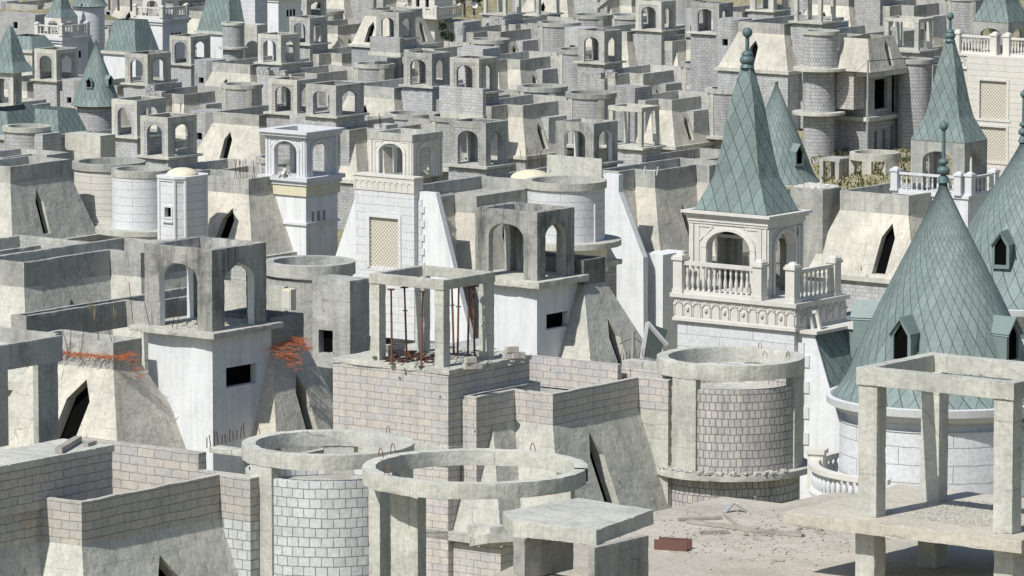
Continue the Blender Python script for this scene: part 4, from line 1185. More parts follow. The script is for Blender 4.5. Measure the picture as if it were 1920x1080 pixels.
# concrete stub building right of the big spire
V = Villa('villa with a cream mansard and large dark pointed opening, right of the tallest spire', 1697, 360, 372)
GROUND.append((V.o.x, V.o.y, V.o.z-9)); k = V.k
ch, z = pchain(V, 1575, 357, -.5, [('f', 122), ('s', 34)], 0); ch[2] = (ch[2][0], ch[2][1]+4); ch[3] = (ch[3][0], ch[2][1])
parapet(V, ch, z, 1.25, mat='mid_concrete')
mansard(V, ch, z-1.25, 3.9, 1.5, 'cream_concrete', holes=[(0, 3.9, .2, 1.0, 3.4, .25)])
st = pbox(V, 'stair_tower', 'mid_concrete', 1484, 1543, 1580, 356, 560, -1, [('F', .4, .8, 2.2, 2.9)])
x, y, z = V.L(1543, 356, dY=-1)
rubble(V, x-2.3, x-.1, y+.2, y+2., z, 120, .22, 'cream_trim', name='rubble', flat=.4, label='heap of pale broken stone on top of the plain stair tower')

# ================================================================ spire villas
def spire_villa(label, px, py, Y, wl, wr, hL, H, platform, lan='white', lmat='cream_trim', finh=1.6, frieze=True, rail=True, towermat='white_siding', top=0., rmat='cream_trim', shallow=False):
    V = Villa(label, px, py, Y); k = V.k
    a, b = wl/k/.8, wr/k/.6
    ln = lantern(V, lan, -a, 0, 0, b, 0, hL, mat=lmat, back='dark_concrete' if lan == 'white' else None)  # back and left walls coloured dark to paint the shade inside
    if lan == 'white':
        arch_trim(V, -a, 0, 0, b, 0, hL, lmat, ln)
        cornice(V, -a, 0, 0, b, hL, [(.05, 0, .1), (.09, .1, .3), (.19, .3, .4), (.28, .4, .5)], lmat, ln)
        z = hL+.5
    else: z = hL
    m = MB(); m.box(-a, 0, 0, b, z-.06, z-.0); V.put(m, 'ceiling', 'cream_trim', ln)
    pyramid(V, -a, 0, 0, b, z, H, None, over=-.1 if lan == 'white' else .02, finh=finh)
    x0, x1, y0, y1 = platform
    tower(V, x0+.1, x1-.1, y0+.1, y1-.1 if not shallow else y0+.45, -.95 if frieze else -.2, -9.5, towermat)
    if shallow: tower(V, x0+.15, x1-.5, y0+.46, y1-.2, -.95, -9.5, 'white_plaster', name='rear_block')
    fr = tower(V, x0, x1, y0, y1, 0, -.95 if frieze else -.2, rmat, name='balcony')
    if frieze:
        m = MB()
        for org, ux, L in ((Vector((x0, y0, 0)), Vector((1, 0, 0)), x1-x0), (Vector((x1, y0, 0)), Vector((0, 1, 0)), y1-y0)):
            n = int(L/.42)
            un = Vector((ux.y, -ux.x, 0))
            for i in range(n):
                c = org+ux*((i+.5)*L/n)+un*.02; w_ = L/n*.42
                for j in range(6):
                    t = math.pi*(j+.5)/6
                    p = c+ux*w_*math.cos(t)+Vector((0, 0, -.42+w_*math.sin(t)))
                    m.sbox(p, .05, .05, .12, math.atan2(ux.y, ux.x), math.pi/2-t)
                for sg in (-1, 1):
                    p = c+ux*w_*sg+Vector((0, 0, -.6)); m.sbox(p, .04, .05, .36, math.atan2(ux.y, ux.x))
                if i % 2: m.lathe(c.x+un.x*.0, c.y+un.y*.0, [(0, -.62), (.07, -.58), (.08, -.52), (.07, -.46), (0, -.42)], 8)
        V.put(m, 'frieze_ornament', rmat, fr)
        m = MB(); m.box(x0-.12, x1+.12, y0-.12, y1+.12, -.1, .06); m.box(x0-.05, x1+.05, y0-.05, y1+.05, -1.02, -.9); V.put(m, 'coping', rmat, fr)
    return V, ln
V, ln = spire_villa('villa with the tallest green scaled spire over a cream belvedere and stone balustrade', 1438, 560, 225, 141, 70, 2.72, 5.75, (-3.7, 2.0, -1.0, 2.5), finh=1.5, shallow=True)
GROUND.append((V.o.x, V.o.y, V.o.z-9.6))
baluster_rail(V, [(-3.5, -.85), (.25, -.85)], .06, 1.25, post=.42)
baluster_rail(V, [(1.75, -.8), (1.75, 2.0)], .06, 1.25, post=.42, n_per_m=3.6)
x, y, z = 1.91, -.62, -1.1
X_, Z_, Y_ = Vector((1, 0, 0)), Vector((0, 0, 1)), Vector((0, 1, 0))
m = MB(); m.extrude([(0, -9.4), (4.9, -9.4), (4.35, -5.9), (2.62, z), (0, z)], Vector((0, y, 0)), X_, Z_, Y_, .06); V.put(m, 'gable_wall', 'white_plaster')
m = MB()
for i in range(9): m.box(x, x+(.52 if i % 2 else .28), y-.05, y-.002, z-.35-i*.5-.46, z-.35-i*.5)
V.put(m, 'quoins', 'white_trim')
m = MB(); m.extrude([(0, -9.4), (4.85, -9.4), (4.3, -5.9), (2.58, z-.02), (0, z-.02)], Vector((0, y+.062, 0)), X_, Z_, Y_, 2.0)
m.extrude([(0, -9.4), (6.2, -9.4), (5.6, -5.9), (3.9, z-.02), (0, z-.02)], Vector((0, y+2.07, 0)), X_, Z_, Y_, 5.0); V.put(m, 'mansard_roof', 'teal_scales')
m = MB(); m.box(x, 2.85, y-.15, y+2.0, z, z+.12); m.box(x, 4.15, y+1.98, y+7.0, z+.003, z+.123); V.put(m, 'gutter', 'cream_trim')
m = MB(); q = V.hit(1213, 606, -1.3); m.face([V.L(1213, 604, dY=-1.5), V.L(1204, 668, dY=-1.5), V.L(1236, 675, dY=-.5), V.L(1252, 619, dY=-.5)])
V.put(m, 'gable_roof', 'teal_metal')
a_, b_ = Vector(V.L(1203, 672, dY=-1.6)), Vector(V.L(1214, 605, dY=-1.6)); m = MB(); m.rod(a_, b_, .09, 4); m.rod(b_, b_+Vector((.5, .6, -.9)), .09, 4); V.put(m, 'gable_trim', 'white_trim')
SV = V; SVp = (x, y, z)

V, ln = spire_villa('villa with a green spire on bare concrete arches and a white balustrade', 1808, 364, 370, 96, 47, 3.25, 6.5, (-4.9, .9, -.9, 2.5), lan='dark', lmat='mid_concrete', finh=1.75, frieze=False, towermat='white_plaster', rmat='white_trim')
GROUND.append((V.o.x, V.o.y, V.o.z-9.6))
baluster_rail(V, [(-4.7, -.75), (.1, -.75)], .0, 1.2, mat='white_trim', post=.5, n_per_m=2.6)
baluster_rail(V, [(.75, -.5), (.75, 2.3)], .0, 1.2, mat='white_trim', post=.5, n_per_m=2.6)
V, ln = spire_villa('cream villa with two lattice windows at the right edge near the top', 1890, 103, 400, 63, 45, 2.2, 5.4, (-3.6, 3.0, -1.2, 5), lan='dark', lmat='mid_concrete', frieze=True, towermat='cream_siding')
k = V.k
baluster_rail(V, [(-3.4, -1.0), (-.4, -1.0)], .06, 1.25, post=.5); baluster_rail(V, [(.6, -1.), (2.8, -1.)], .06, 1.25, post=.5)
x, y, z = V.L(1907, 112, dY=-2)
x0 = V.L(1826, 112, dY=-2)[0]
mat_ = 'cream_siding'
bx = pbox(V, 'wing', 'cream_siding', 1820, 1925, 1960, 112, 420, -4, [('F', 1.05, 3.2, 1.6, 4.2), ('F', 1.0, 3.15, 4.75, 7.1)])
x, y, z = V.L(1925, 112, dY=-4); a = (1925-1820)/K(396)/.8
for (q0, q1) in ((1.6, 4.2), (4.75, 7.1)):
    m = MB(); m.box(x-a+1.0, x-a+3.22, y+.12, y+.16, z-q1, z-q0); V.put(m, 'lattice_window', 'lattice_panel', bx)
    m = MB()
    for u0, u1, v0, v1 in ((.85, 1.05, q0-.15, q1), (3.2, 3.4, q0-.15, q1), (1.05, 3.2, q0-.15, q0), (.7, 3.55, q1, q1+.15)): m.box(x-a+u0, x-a+u1, y-.06, y-.001, z-v1, z-v0)
    V.put(m, 'window_frame', 'cream_trim', bx)

# ================================================================ cones
V = Villa('round white panelled turret with the biggest green cone roof in the right foreground', 1765, 742, 163, cat='turret', name='cone_turret')
k = V.k; GROUND.append((V.o.x, V.o.y, V.o.z-8))
rc = 190/k
drum(V, 0, 0, 2.92, -.62, 2.9, .02, 'white_siding', rimmat='white_trim', below=0, rimout=.03, ledge=(.12, .2))
m = MB(); m.lathe(0, 0, [(2.9, -9), (2.9, -3.72)], 48); V.put(m, 'turret_base', 'white_siding')
cn = cone(V, 0, 0, rc*1.0, 0, 6.15, N_=40, dorm=((-84, 1.2, .64, 1.3), (-6, 1.15, .64, 1.3), (-162, 1.3, .64, 1.3)), curve=.15, finh=1.75)
# side bay at the right
x, y, z = V.L(1925, 802, dY=-2.2)
m = MB(); m.box(x-1.6, x+1.5, y+.3, y+2.6, z-9, z); V.put(m, 'side_bay', 'white_siding')
m = MB(); m.box(x-1.8, x+1.7, y+.1, y+2.8, z, z+.1); m.box(x-1.68, x+1.58, y+.22, y+2.7, z-.2, z); V.put(m, 'bay_cornice', 'cream_trim')
m = MB()
for u in (x-1.62, x-.98): m.box(u, u+.12, y+.22, y+.298, z-3, z-.2)
V.put(m, 'pilaster', 'white_trim')
# curved balustrade in front
cb = Villa('curved white balustrade beneath the left side of the biggest cone', 1600, 968, 158.5, name='curved_balustrade', cat='balustrade')
cc = cb.L(1732, 918, Y=163)
rb = 3.1; pr = None; m = MB(); m2 = MB()
for sp in range(2):
    pass
top_z = 0.75
cx, cy, _ = cc
m.ring(cx, cy, rb+.14, rb-.14, top_z-.14, top_z, 40, 0, R(-185), R(-75)); m.ring(cx, cy, rb+.12, rb-.12, -.1, .0, 40, 0, R(-185), R(-75))
cb.put(m, 'rail', 'cream_trim')
prof = [(.055, 0), (.055, .06), (.03, .1), (.075, .3), (.06, .42), (.03, .5), (.06, .58), (.06, .61)]
for i in range(24):
    t = R(-183+i*4.5)
    if pr is None:
        mm = MB(); mm.lathe(0, 0, [(r*1.2, v) for r, v in prof], 8); pr = mm.build('baluster', 'white_trim', cb.root); ob = pr
    else: ob = pr.copy(); C.objects.link(ob); ob.parent = cb.root
    ob.location = (cx+rb*math.cos(t), cy+rb*math.sin(t), cb.drop)
m = MB(); m.sbox((cx+rb*math.cos(R(-160)), cy+rb*math.sin(R(-160)), .4), .45, .4, 1.0, R(20)); m.sbox((cx+rb*math.cos(R(-160)), cy+rb*math.sin(R(-160)), .95), .55, .5, .12, R(20)); cb.put(m, 'post', 'cream_trim')

V = Villa('round turret with a green cone roof cut by the right edge', 1915, 560, 208, cat='turret', name='cone_turret')
k = V.k; GROUND.append((V.o.x, V.o.y, V.o.z-9))
drum(V, 0, 0, 3.1, -.6, 5, .02, 'white_siding', below=4, rimout=.02)
cone(V, 0, 0, 170/k, 0, 5.75, N_=40, dorm=((-74, 1.4, .64, 1.3), (0, 1.35, .64, 1.3)), curve=.15, finh=1.9)
V = Villa('turret with a slim green cone roof and yellow rim behind the tallest spire', 1455, 341, 400, cat='turret', name='cone_turret')
k = V.k; GROUND.append((V.o.x, V.o.y, V.o.z-9))
drum(V, 0, 0, 2.4, -.3, 5, .02, 'grey_concrete', below=4, rimout=.02)
cone(V, 0, 0, 76/k, 0, 6.9, N_=30, dorm=((-15, 1.3, .75, 1.5), (-90, 1.3, .75, 1.5)), fin=False, curve=.1, eavemat='yellow_foam')
V = Villa('small green cone turret with two pointed dormers in the upper left', 181, 196, 520, cat='turret', name='cone_turret')
k = V.k
drum(V, 0, 0, 38/k, -.15, 4.5, .02, 'drum_grey', below=4, rimout=.02)
cone(V, 0, 0, 44/k, 0, 5.7, N_=24, dorm=((-72, 1.6, .6, .95), (0, 1.75, .6, .95)), fin=False, curve=.1, eave=False)
m = MB(); m.lathe(0, 0, [(42/k, -.15), (46/k, -.05), (46/k, .05), (44/k, .1)], 40); V.put(m, 'eave_moulding', 'rusty_steel')

# ================================================================ finished villas top left
def finished(label, px, py, Y, wl, wr, hL, roofH, mans=None, lmat='cream_trim'):
    V, ln = spire_villa(label, px, py, Y, wl, wr, hL, roofH, (-wl/K(Y)/.8-.6, .9, -.9, 3.6), lan='white' if False else 'conc', lmat=lmat, frieze=False, towermat='white_plaster', finh=1.5)
    a = wl/K(Y)/.8
    baluster_rail(V, [(-a-.4, -.75), (.75, -.75), (.75, 3.4)], .0, 1.1, post=.45, n_per_m=2.2)
    m = MB(); m.box(-a-.8, 1.1, -1.1, 3.8, -.5, -.2); m.box(-a-.6, .95, -.95, 3.6, -.8, -.5); V.put(m, 'cornice', 'white_trim')
    m = MB()
    for u in (.6, 1.2, 1.8): m.box(.78, .83, u-.16+.3, u+.16+.3, -2.6, -1.8)
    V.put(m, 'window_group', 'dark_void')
    return V
LW = Villa('low grey block wall house at the far left under the hillside', 72, 28, 705, name='block_house', cat='house')
pbox(LW, 'walls', 'grey_block', -10, 66, 84, 28, 90, 0, [('F', 2.6, 3.3, 1.0, 1.8)])
V = finished('finished villa with a pale balustrade and green flared roof in the top left corner', 115, 66, 640, 33, 28, 1.9, 3.6)
ch = [(2.5, 1), (7.5, 1), (7.5, 6), (2.5, 6)]; 
V.k
x, y, z = V.L(213, 36, dY=0); 
mansard(V, [(x+.2, y), (x+3.0, y), (x+3.0, y+2.2), (x+.2, y+2.2)], z, 3.4, .9, 'teal_scales', below=4, wall='white_plaster')
x, y, z = V.L(25, 66, dY=-3)
mansard(V, [(x, y), (x+2.6, y), (x+2.6, y+2.2), (x, y+2.2)], z, 1.4, .9, 'teal_scales', below=5, wall='pale_concrete')
dr, q = pdrum(V, 167, 12, 30, 6, h=4, rim=.2, mat='white_siding', rimmat='white_trim', below=2)
cone(V, q[0], q[1], q[3]*1.1, q[2]+.1, 4, None, 24, eave=False, fin=False)
V = finished('finished white villa with a pale balustrade left of the green mansard with pointed dormer', 303, 32, 650, 37, 30, 2.2, 3.5)
x, y, z = V.L(382, -10, dY=-2)
mansard(V, [(x+.6, y), (x+3.6, y), (x+3.6, y+2.2), (x+.6, y+2.2)], z, 3.9, .9, 'teal_scales', below=5, wall='white_plaster')
pbox(V, 'side_tower', 'white_siding', 447, 478, 500, -20, 160, -4)
pdrum(V, 437, 42, 21, -22, h=2.6, rim=.25, mat='drum_grey', rimmat='pale_concrete', below=2, ledge=(.4, .2))
pbox(V, 'block_annex', 'pale_concrete', 458, 482, 500, 47, 110, -20)
V = finished('finished white villa cut by the top edge, right of the square white tower', 520, -10, 690, 40, 30, 2.2, 3.5)
V = Villa('villa with a green scaled mansard and small white gable dormer at the far left', 95, 232, 430)
k = V.k; GROUND.append((V.o.x, V.o.y, V.o.z-8))
ch, z = pchain(V, 0, 210, 0, [('f', 30), ('s', 25)], 4)
x, y, z = V.L(100, 211)
mansard(V, [(x-6, y-1.5), (x-3.2, y-1.5), (x-3.2, y+1.5), (x-.9, y+1.5), (x-.9, y+3.5), (x-6, y+3.5)], z, 1.7, .6, 'teal_scales', below=4, wall='grey_block')
pdrum(V, 50, 236, 44, -4, h=4, rim=.35, mat='grey_block', rimmat='pale_concrete', below=3)
tw = pbox(V, 'stair_turret', 'grey_block', 44, 80, 112, 252, 330, -6)
pbox(V, 'low_parapet', 'pale_concrete', 118, 188, 214, 255, 320, -5)

# ================================================================ bare frame house right of the spire
V = Villa('bare concrete house with open storeys and round bays right of the slim cone', 1627, 200, 430)
k = V.k; GROUND.append((V.o.x, V.o.y, V.o.z-3.2))
x, y, z = V.L(1625, 70)
ch, zz = pchain(V, 1583, 66, 0, [('f', 42), ('s', 52)], 0)
mansard(V, ch, z, 2.4, .75, 'cream_concrete', below=0, holes=[(1, 2.2, .3, .6, 2.0)], gutter=False)
slab(V, -4.5, 1.3, -1.2, 6, z-2.4, .4)
st = tower(V, -3.2, .0, 0, 6.2, z-2.8, -4.2, 'grey_block', [('S', .9, 2.6, .4, 2.6), ('S', 3.2, 3.9, .2, 3.0), ('S', .9, 1.3, 4.2, 5.6), ('S', 2.0, 2.4, 4.2, 5.6), ('S', 3.1, 3.5, 4.0, 5.9)], name='storeys')
slab(V, -3.4, .3, -.3, 6.4, z-5.9, .3, name='floor_slab')
pbox(V, 'side_wing', 'buff_block', 1570, 1601, 1625, 130, 205, -1)
for (xc, yc, rx, dY, hh, mt) in ((1539, 57, 34, 0, 2.7, 'drum_grey'), (1536, 122, 32, 0, 3.4, 'drum_grey')):
    pdrum(V, xc, yc, rx, dY, h=hh, rim=.25, mat=mt, rimmat='pale_concrete', ledge=(.7, .2), below=4 if yc > 100 else 0)
pdrum(V, 1715, 110, 34, 3, h=7.2, rim=.3, mat='drum_grey', ledge=(.5, .2), below=4)
# extra far drums and walls seen between the rows
Fx = Villa('concrete ring on columns in the weeds right of the slim cone', 1640, 285, 412, name='ring_pergola', cat='ring beam')
m = MB(); rr = 47/Fx.k; m.ring(0, 0, rr, rr-.35, -.5, 0, 40); Fx.put(m, 'ring_beam', 'pale_concrete')
for an in (200, 285, 340, 70, 140):
    t = R(an); m = MB(); m.sbox(((rr-.2)*math.cos(t), (rr-.2)*math.sin(t), -1.6), .7, .4, 2.2, t+1.57); Fx.put(m, 'column', 'pale_concrete')
m = MB(); m.box(-3.6, -1.9, -1.6, .1, -.7, -.5); m.box(-3.6, -3.3, -1.6, -1.3, -2.2, -.7); m.box(-3.6, -3.3, -.3, .1, -2.2, -.7); m.box(-2.3, -1.95, -1.6, .1, -2.2, -.7); Fx.put(m, 'side_slab', 'grey_concrete')
# ---------------------------------------------------------------- ground
for px, py, Y in ((860, 45, 640), (840, 10, 700), (880, 10, 720), (560, -10, 800), (100, 10, 780), (1590, 285, 430), (1650, 330, 405), (1560, 330, 405), (1700, 300, 415), (20, 20, 760)):
    w_ = P(px, py, Y); GROUND.append((w_.x, w_.y, w_.z))
def gz(x, y):
    s = t = 0
    for gx, gy, g in GROUND:
        d = (gx-x)**2+((gy-y)*.8)**2+30
        q = 1/d**1.7; s += q*g; t += q
    return s/t
def ground():
    m = MB(); xs = [-2600, -1200, -500, -220]+[-110+5*i for i in range(45)]+[220, 500, 1200, 2600]; ys = [-200, 0, 50]+[80+8*i for i in range(90)]+[850, 950, 1100, 1400, 2000, 3200, 5200]
    def z(x, y):
        b = gz(max(-150, min(150, x)), max(95, min(800, y)))
        if y > 800: b += (y-800)*.16+12*math.sin(y*.004+x*.003)
        if y < 95: b -= 0
        return b+.25*math.sin(x*.31+y*.17)+.2*math.sin(y*.43-x*.11)
    Z = [[z(x, y) for x in xs] for y in ys]
    for j in range(len(ys)-1):
        for i in range(len(xs)-1):
            m.face([(xs[i], ys[j], Z[j][i]), (xs[i+1], ys[j], Z[j][i+1]), (xs[i+1], ys[j+1], Z[j+1][i+1]), (xs[i], ys[j+1], Z[j+1][i])], 0, None, True)
    o = m.build('ground', 'dry_soil'); o['kind'] = 'structure'; o['label'] = 'dry sloping ground beneath the villas'
ground()
# ================================================================ loose things
def at(V, px, py, z=0.):
    x, y, z = V.hit(px, py, z); c, s = math.cos(V.a), math.sin(V.a)
    return V.o+Vector((x*c+y*s, -x*s+y*c, z))
def free(name, label, cat, pos, rot=0., group=None): return thing(name, label, cat, pos, rot, group)
# rusty props inside the central column frame
PG = 'rusty steel props holding the roof beams of the central frame'
ordn = ['leftmost', 'second', 'third', 'fourth', 'fifth', 'sixth', 'rightmost']
tops = [(735, 683), (763, 679), (790, 688), (851, 668), (858, 671), (877, 678), (890, 676)]
proto = None
for i, (px, py) in enumerate(tops):
    p = at(VB, px, py)
    lab = ordn[i]+' rusty steel prop'+(' counted from the left' if 0 < i < 6 else '')+' inside the central column frame'
    if proto is None:
        proto = free('steel_prop', lab, 'steel prop', p, 0, PG)
        m = MB(); m.rod((0, 0, .03), (0, 0, 1.75), .036, 8); m.build('outer_tube', 'rusty_steel', proto)
        m = MB(); m.rod((0, 0, 1.7), (0, 0, 2.5), .032, 8); m.rod((-.09, 0, 1.72), (.09, 0, 1.72), .02, 5); m.build('inner_tube', 'dark_rebar', proto)
        m = MB(); m.box(-.1, .1, -.1, .1, 2.48, 2.52); m.build('head_plate', 'dark_rebar', proto)
        m = MB(); m.box(-.1, .1, -.1, .1, 0, .03); m.build('base_plate', 'dark_rebar', proto); r = proto
    else:
        r = proto.copy(); C.objects.link(r); r.location = p; r['label'] = lab
        for c in list(proto.children):
            d = c.copy(); C.objects.link(d); d.parent = r
    r.rotation_euler = (R(rng.uniform(-1.5, 1.5)), R(rng.uniform(-1.5, 1.5)), rng.uniform(0, 3))
def heap(name, label, V, px, py, z, n, spread, size, mat, flat=.5, long=1.6, cat=None):
    m = MB()
    for i in range(n):
        q = size*rng.uniform(.6, 1.2); l = rng.random()
        m.sbox((rng.gauss(0, spread), rng.gauss(0, spread), q*flat*(.4+rng.random()*1.2)), q*long*rng.uniform(.8, 1.3), q, q*flat, rng.uniform(0, 3.1), rng.uniform(-.25, .25))
    o = m.build(name, mat); o.location = at(V, px, py, z); tag(o, label, None, None, 'stuff'); return o
heap('rubble', 'dark scrap and boards heaped on the floor of the central column frame', VB, 770, 672, 0, 26, .45, .16, 'dark_rebar', .3, 4)
heap('rubble', 'grey steel scraps heaped beside the right props of the central frame', VB, 865, 668, 0, 22, .4, .15, 'grey_steel', .35, 4)
heap('rubble', 'mortar crumbs scattered over the slab of the central column frame', VB, 850, 672, 0, 160, 1.1, .07, 'pale_concrete', .5)
def block_stack(V, px, py, z, n, lab, mat='buff_block', grp='small stacks of building blocks', w=.45, rot=.4):
    t = free('block_stack', lab, 'blocks', at(V, px, py, z), rot, grp)
    for i in range(n):
        m = MB(); m.sbox((rng.uniform(-.05, .05)+(.5*w*(i % 2)), rng.uniform(-.05, .05), .1+.1*(i//2)*2), w*.95, .2, .19, rng.uniform(-.1, .1)); m.build('block', mat, t)
    return t
block_stack(VB, 736, 668, 0, 4, 'small block stack beside the left column of the central frame')
block_stack(VB, 880, 692, 0, 3, 'flat tile stack at the front edge of the central slab', w=.4)
block_stack(VB, 958, 672, 0, 3, 'small block stack near the right end of the central slab')
# plank helper
def plank(px0, py0, px1, py1, V, z, w, t, label, mat='old_timber', name='plank', cat='plank', grp=None):
    a, b = at(V, px0, py0, z), at(V, px1, py1, z); d = b-a; L = d.length
    o = free(name, label, cat, (a+b)/2, math.atan2(d.y, d.x), grp); 
    n = 6; m = MB(); pts = []
    for i in range(n+1): pts.append((-L/2+L*i/n, rng.uniform(-.012, .012)))
    for i in range(n):
        (xa, ya), (xb, yb) = pts[i], pts[i+1]
        m.prism([(xa, ya-w/2), (xb, yb-w/2), (xb, yb+w/2), (xa, ya+w/2)], .01, t+.01, bottom=False)
    me = m.build(name, mat)
    me.location = o.location; me.rotation_euler = o.rotation_euler; tag(me, label, cat, grp)
    bpy.data.objects.remove(o); return me
zd = -1.25
def loops(V, rec, lab=None):
    for px, py, Yd in rec:
        m = MB(); b = P(px, py, Yd)-V.root.location; c, s_ = math.cos(V.a), math.sin(V.a)
        b = Vector((b.x*c-b.y*s_, b.x*s_+b.y*c, b.z-V.drop)); pr = None
        for i in range(7):
            t = math.pi*i/6; q = b+Vector((-.09*math.cos(t), .03*math.cos(t), .2*math.sin(t)-.03))
            if pr is not None: m.rod(pr, q, .012, 4)
            pr = q
        V.put(m, 'lifting_loop', 'rusty_steel')
loops(Rg, ((714, 855, 124.6), (737, 846, 125.3), (999, 845, 126.0), (725, 888, 122.6)))
loops(VC, ((484, 812, 162), (728, 810, 162.5), (512, 842, 159)))
loops(VB, ((1425, 652, 197.5), (1478, 668, 196)))
plank(1272, 977, 1352, 973, VR, zd, .13, .05, 'short weathered plank lying across the upper left of the dusty deck')
plank(1290, 981, 1420, 997, VR, zd, .15, .06, 'long weathered plank lying across the middle of the dusty deck')
plank(1400, 996, 1505, 1007, VR, zd, .12, .05, 'long weathered plank continuing right towards the frame on the deck')
plank(1312, 1002, 1366, 1000, VR, zd, .1, .06, 'short dark plank below the long one on the dusty deck')
plank(1357, 968, 1386, 989, VR, zd, .05, .04, 'thin stick lying diagonally beneath the folded board on the deck')
plank(1495, 987, 1542, 995, VR, zd, .05, .04, 'thin stick lying left of the slab edge on the deck')
plank(1420, 1001, 1470, 1000, VR, zd, .07, .04, 'pale split stick beside the long planks on the deck')
plank(1445, 1052, 1470, 1054, VR, zd, .05, .03, 'thin twig like stick low on the dusty deck')
plank(110, 851, 147, 829, VC, .62, .2, .16, 'weathered timber beam lying on the stair room roof at lower left')
plank(160, 838, 176, 833, VC, .62, .16, .1, 'short timber offcut beside the beam at the lower left roof edge')
# folded board
fb = free('folded_board', 'dark folded board standing like a little roof on the deck', 'board', at(VR, 1375, 960, zd), .2)
m = MB(); m.sbox((-.1, 0, .09), .28, .12, .02, .5, -.65); m.build('left_leaf', 'grey_steel', fb)
m = MB(); m.sbox((.13, -.03, .09), .28, .12, .02, -.3, .55); m.build('right_leaf', 'old_timber', fb)
# red channel
def channel(px, py, L, lab, V=VR, z=zd, rot=-.5):
    t = free('steel_channel', lab, 'steel channel', at(V, px, py, z), rot)
    m = MB(); m.box(-L/2, L/2, -.16, -.13, 0, .2); m.build('front_flange', 'red_timber', t)
    m = MB(); m.box(-L/2, L/2, .13, .16, 0, .2); m.build('rear_flange', 'red_timber', t)
    m = MB(); m.box(-L/2, L/2, -.13, .13, 0, .025); m.build('web', 'red_timber', t)
channel(1262, 1030, .66, 'short red steel channel lying beside the concrete hut', rot=-.35)
channel(1098, 1004, .4, 'small red steel offcut lying in the gap of the concrete hut', rot=.2)
heap('gravel', 'sand, chips and litter strewn over the dusty deck', VR, 1400, 1005, zd, 420, 1.6, .03, 'dusty_deck', .5)
heap('debris', 'splinters and stone chips beside the long planks on the deck', VR, 1450, 1002, zd, 30, .35, .045, 'old_timber', .4, 2.5)
heap('rubble', 'layers of broken concrete piled left of the low hut', H, 940, 1020, -1.3, 14, .22, .5, 'pale_concrete', .3, 1.5)
# rebar tufts
def rods(label, V, pts, z, h, r=.012, lean=.12, mat='dark_rebar', name='starter_bars'):
    t = None; m = MB(); base = at(V, *pts[0], z)
    t = free(name, label, 'rebar', base)
    for px, py in pts:
        p = at(V, px, py, z)-base; hh = h*rng.uniform(.6, 1.15)
        m = MB(); m.rod(p, p+Vector((rng.uniform(-lean, lean)*hh, rng.uniform(-lean, lean)*hh, hh)), r, 4); m.build('bar', mat, t)
    return t
rods('row of short rusty starter bars behind the left ring beam', VC, [(388+7*i, 840-2.0*i) for i in range(11)], -.1, .4, .014)
rods('rusty starter bars left of the brick drum beside the timber post', VB, [(1163+6*i, 676-1*i) for i in range(10)], -.6, .28, .012)
rods('thin bent bars rising along the left parapet in front of the belvedere', Villa.__new__(Villa) if False else VA, [(85, 668), (128, 664), (131, 668), (150, 666), (178, 650), (190, 665), (215, 660)], -.9, 1.3, .011, .3)
rods('long thin bars leaning against the weathered belvedere in the left foreground', VA, [(282, 616), (322, 620), (330, 622), (397, 626), (250, 612)], -.1, 1.5, .011, .25)
# orange safety net: many thin strands
def net(label, V, segs, mat='orange_net'):
    m = MB(); base = V.o
    for (px0, py0, px1, py1, d0, d1, w, n) in segs:
        for i in range(n):
            f = rng.random(); a = P(px0+(px1-px0)*f+rng.uniform(-2, 2), py0+(py1-py0)*f+rng.gauss(0, w), V.Y+d0+(d1-d0)*f-rng.uniform(.02, .2))-base
            b = a+Vector((rng.uniform(-.3, .3), rng.uniform(-.05, .03), rng.uniform(-.07, .07)))
            c = b+Vector((rng.uniform(-.2, .2), -.02, rng.uniform(-.12, .06)))
            m.rod(a, b, .007, 3); m.rod(b, c, .007, 3)
    o = m.build('safety_net', mat); o.location = base; tag(o, label, 'safety net')
net('torn orange safety net strung along the parapet foot left of the white tower', VA, [(105, 661, 222, 671, 1.25, -.45, 1.6, 170), (222, 671, 250, 664, -.45, .5, 2, 60), (240, 668, 262, 705, .0, .0, 4, 45)])
net('torn orange safety net hanging on the mansard right of the white tower', VA, [(508, 654, 566, 636, 2.1, 3.5, 3, 110), (545, 650, 552, 684, 2.4, 2.0, 5, 70), (560, 640, 576, 655, 3.0, 3.0, 5, 50), (520, 662, 548, 668, 1.8, 2.2, 4, 40)])
# cream electric box
eb = free('meter_box', 'small cream metal cabinet on the roof right of the left belvedere', 'cabinet', P(542, 581, 206), -VA.a)
m = MB(); m.box(-.2, .2, -.15, .15, 0, .75); m.build('cabinet_body', 'dome_foam', eb)
m = MB(); m.box(-.16, .16, -.17, -.151, .06, .69); m.build('door', 'cream_trim', eb)
# timber post with cable
tp = free('timber_post', 'rough timber post behind the long block parapet, left of the brick drum', 'post', P(1187, 672, 205))
m = MB(); m.lathe(0, 0, [(.075, 0), (.07, .5), (.065, 1.0), (0, 1.0)], 8); m.build('pole', 'old_timber', tp)
m = MB(); m.rod((-.05, 0, .72), (-.5, 0, .5), .012, 4); m.rod((.05, 0, .72), (.3, 0, .55), .012, 4); m.build('cable', 'black_cable', tp)
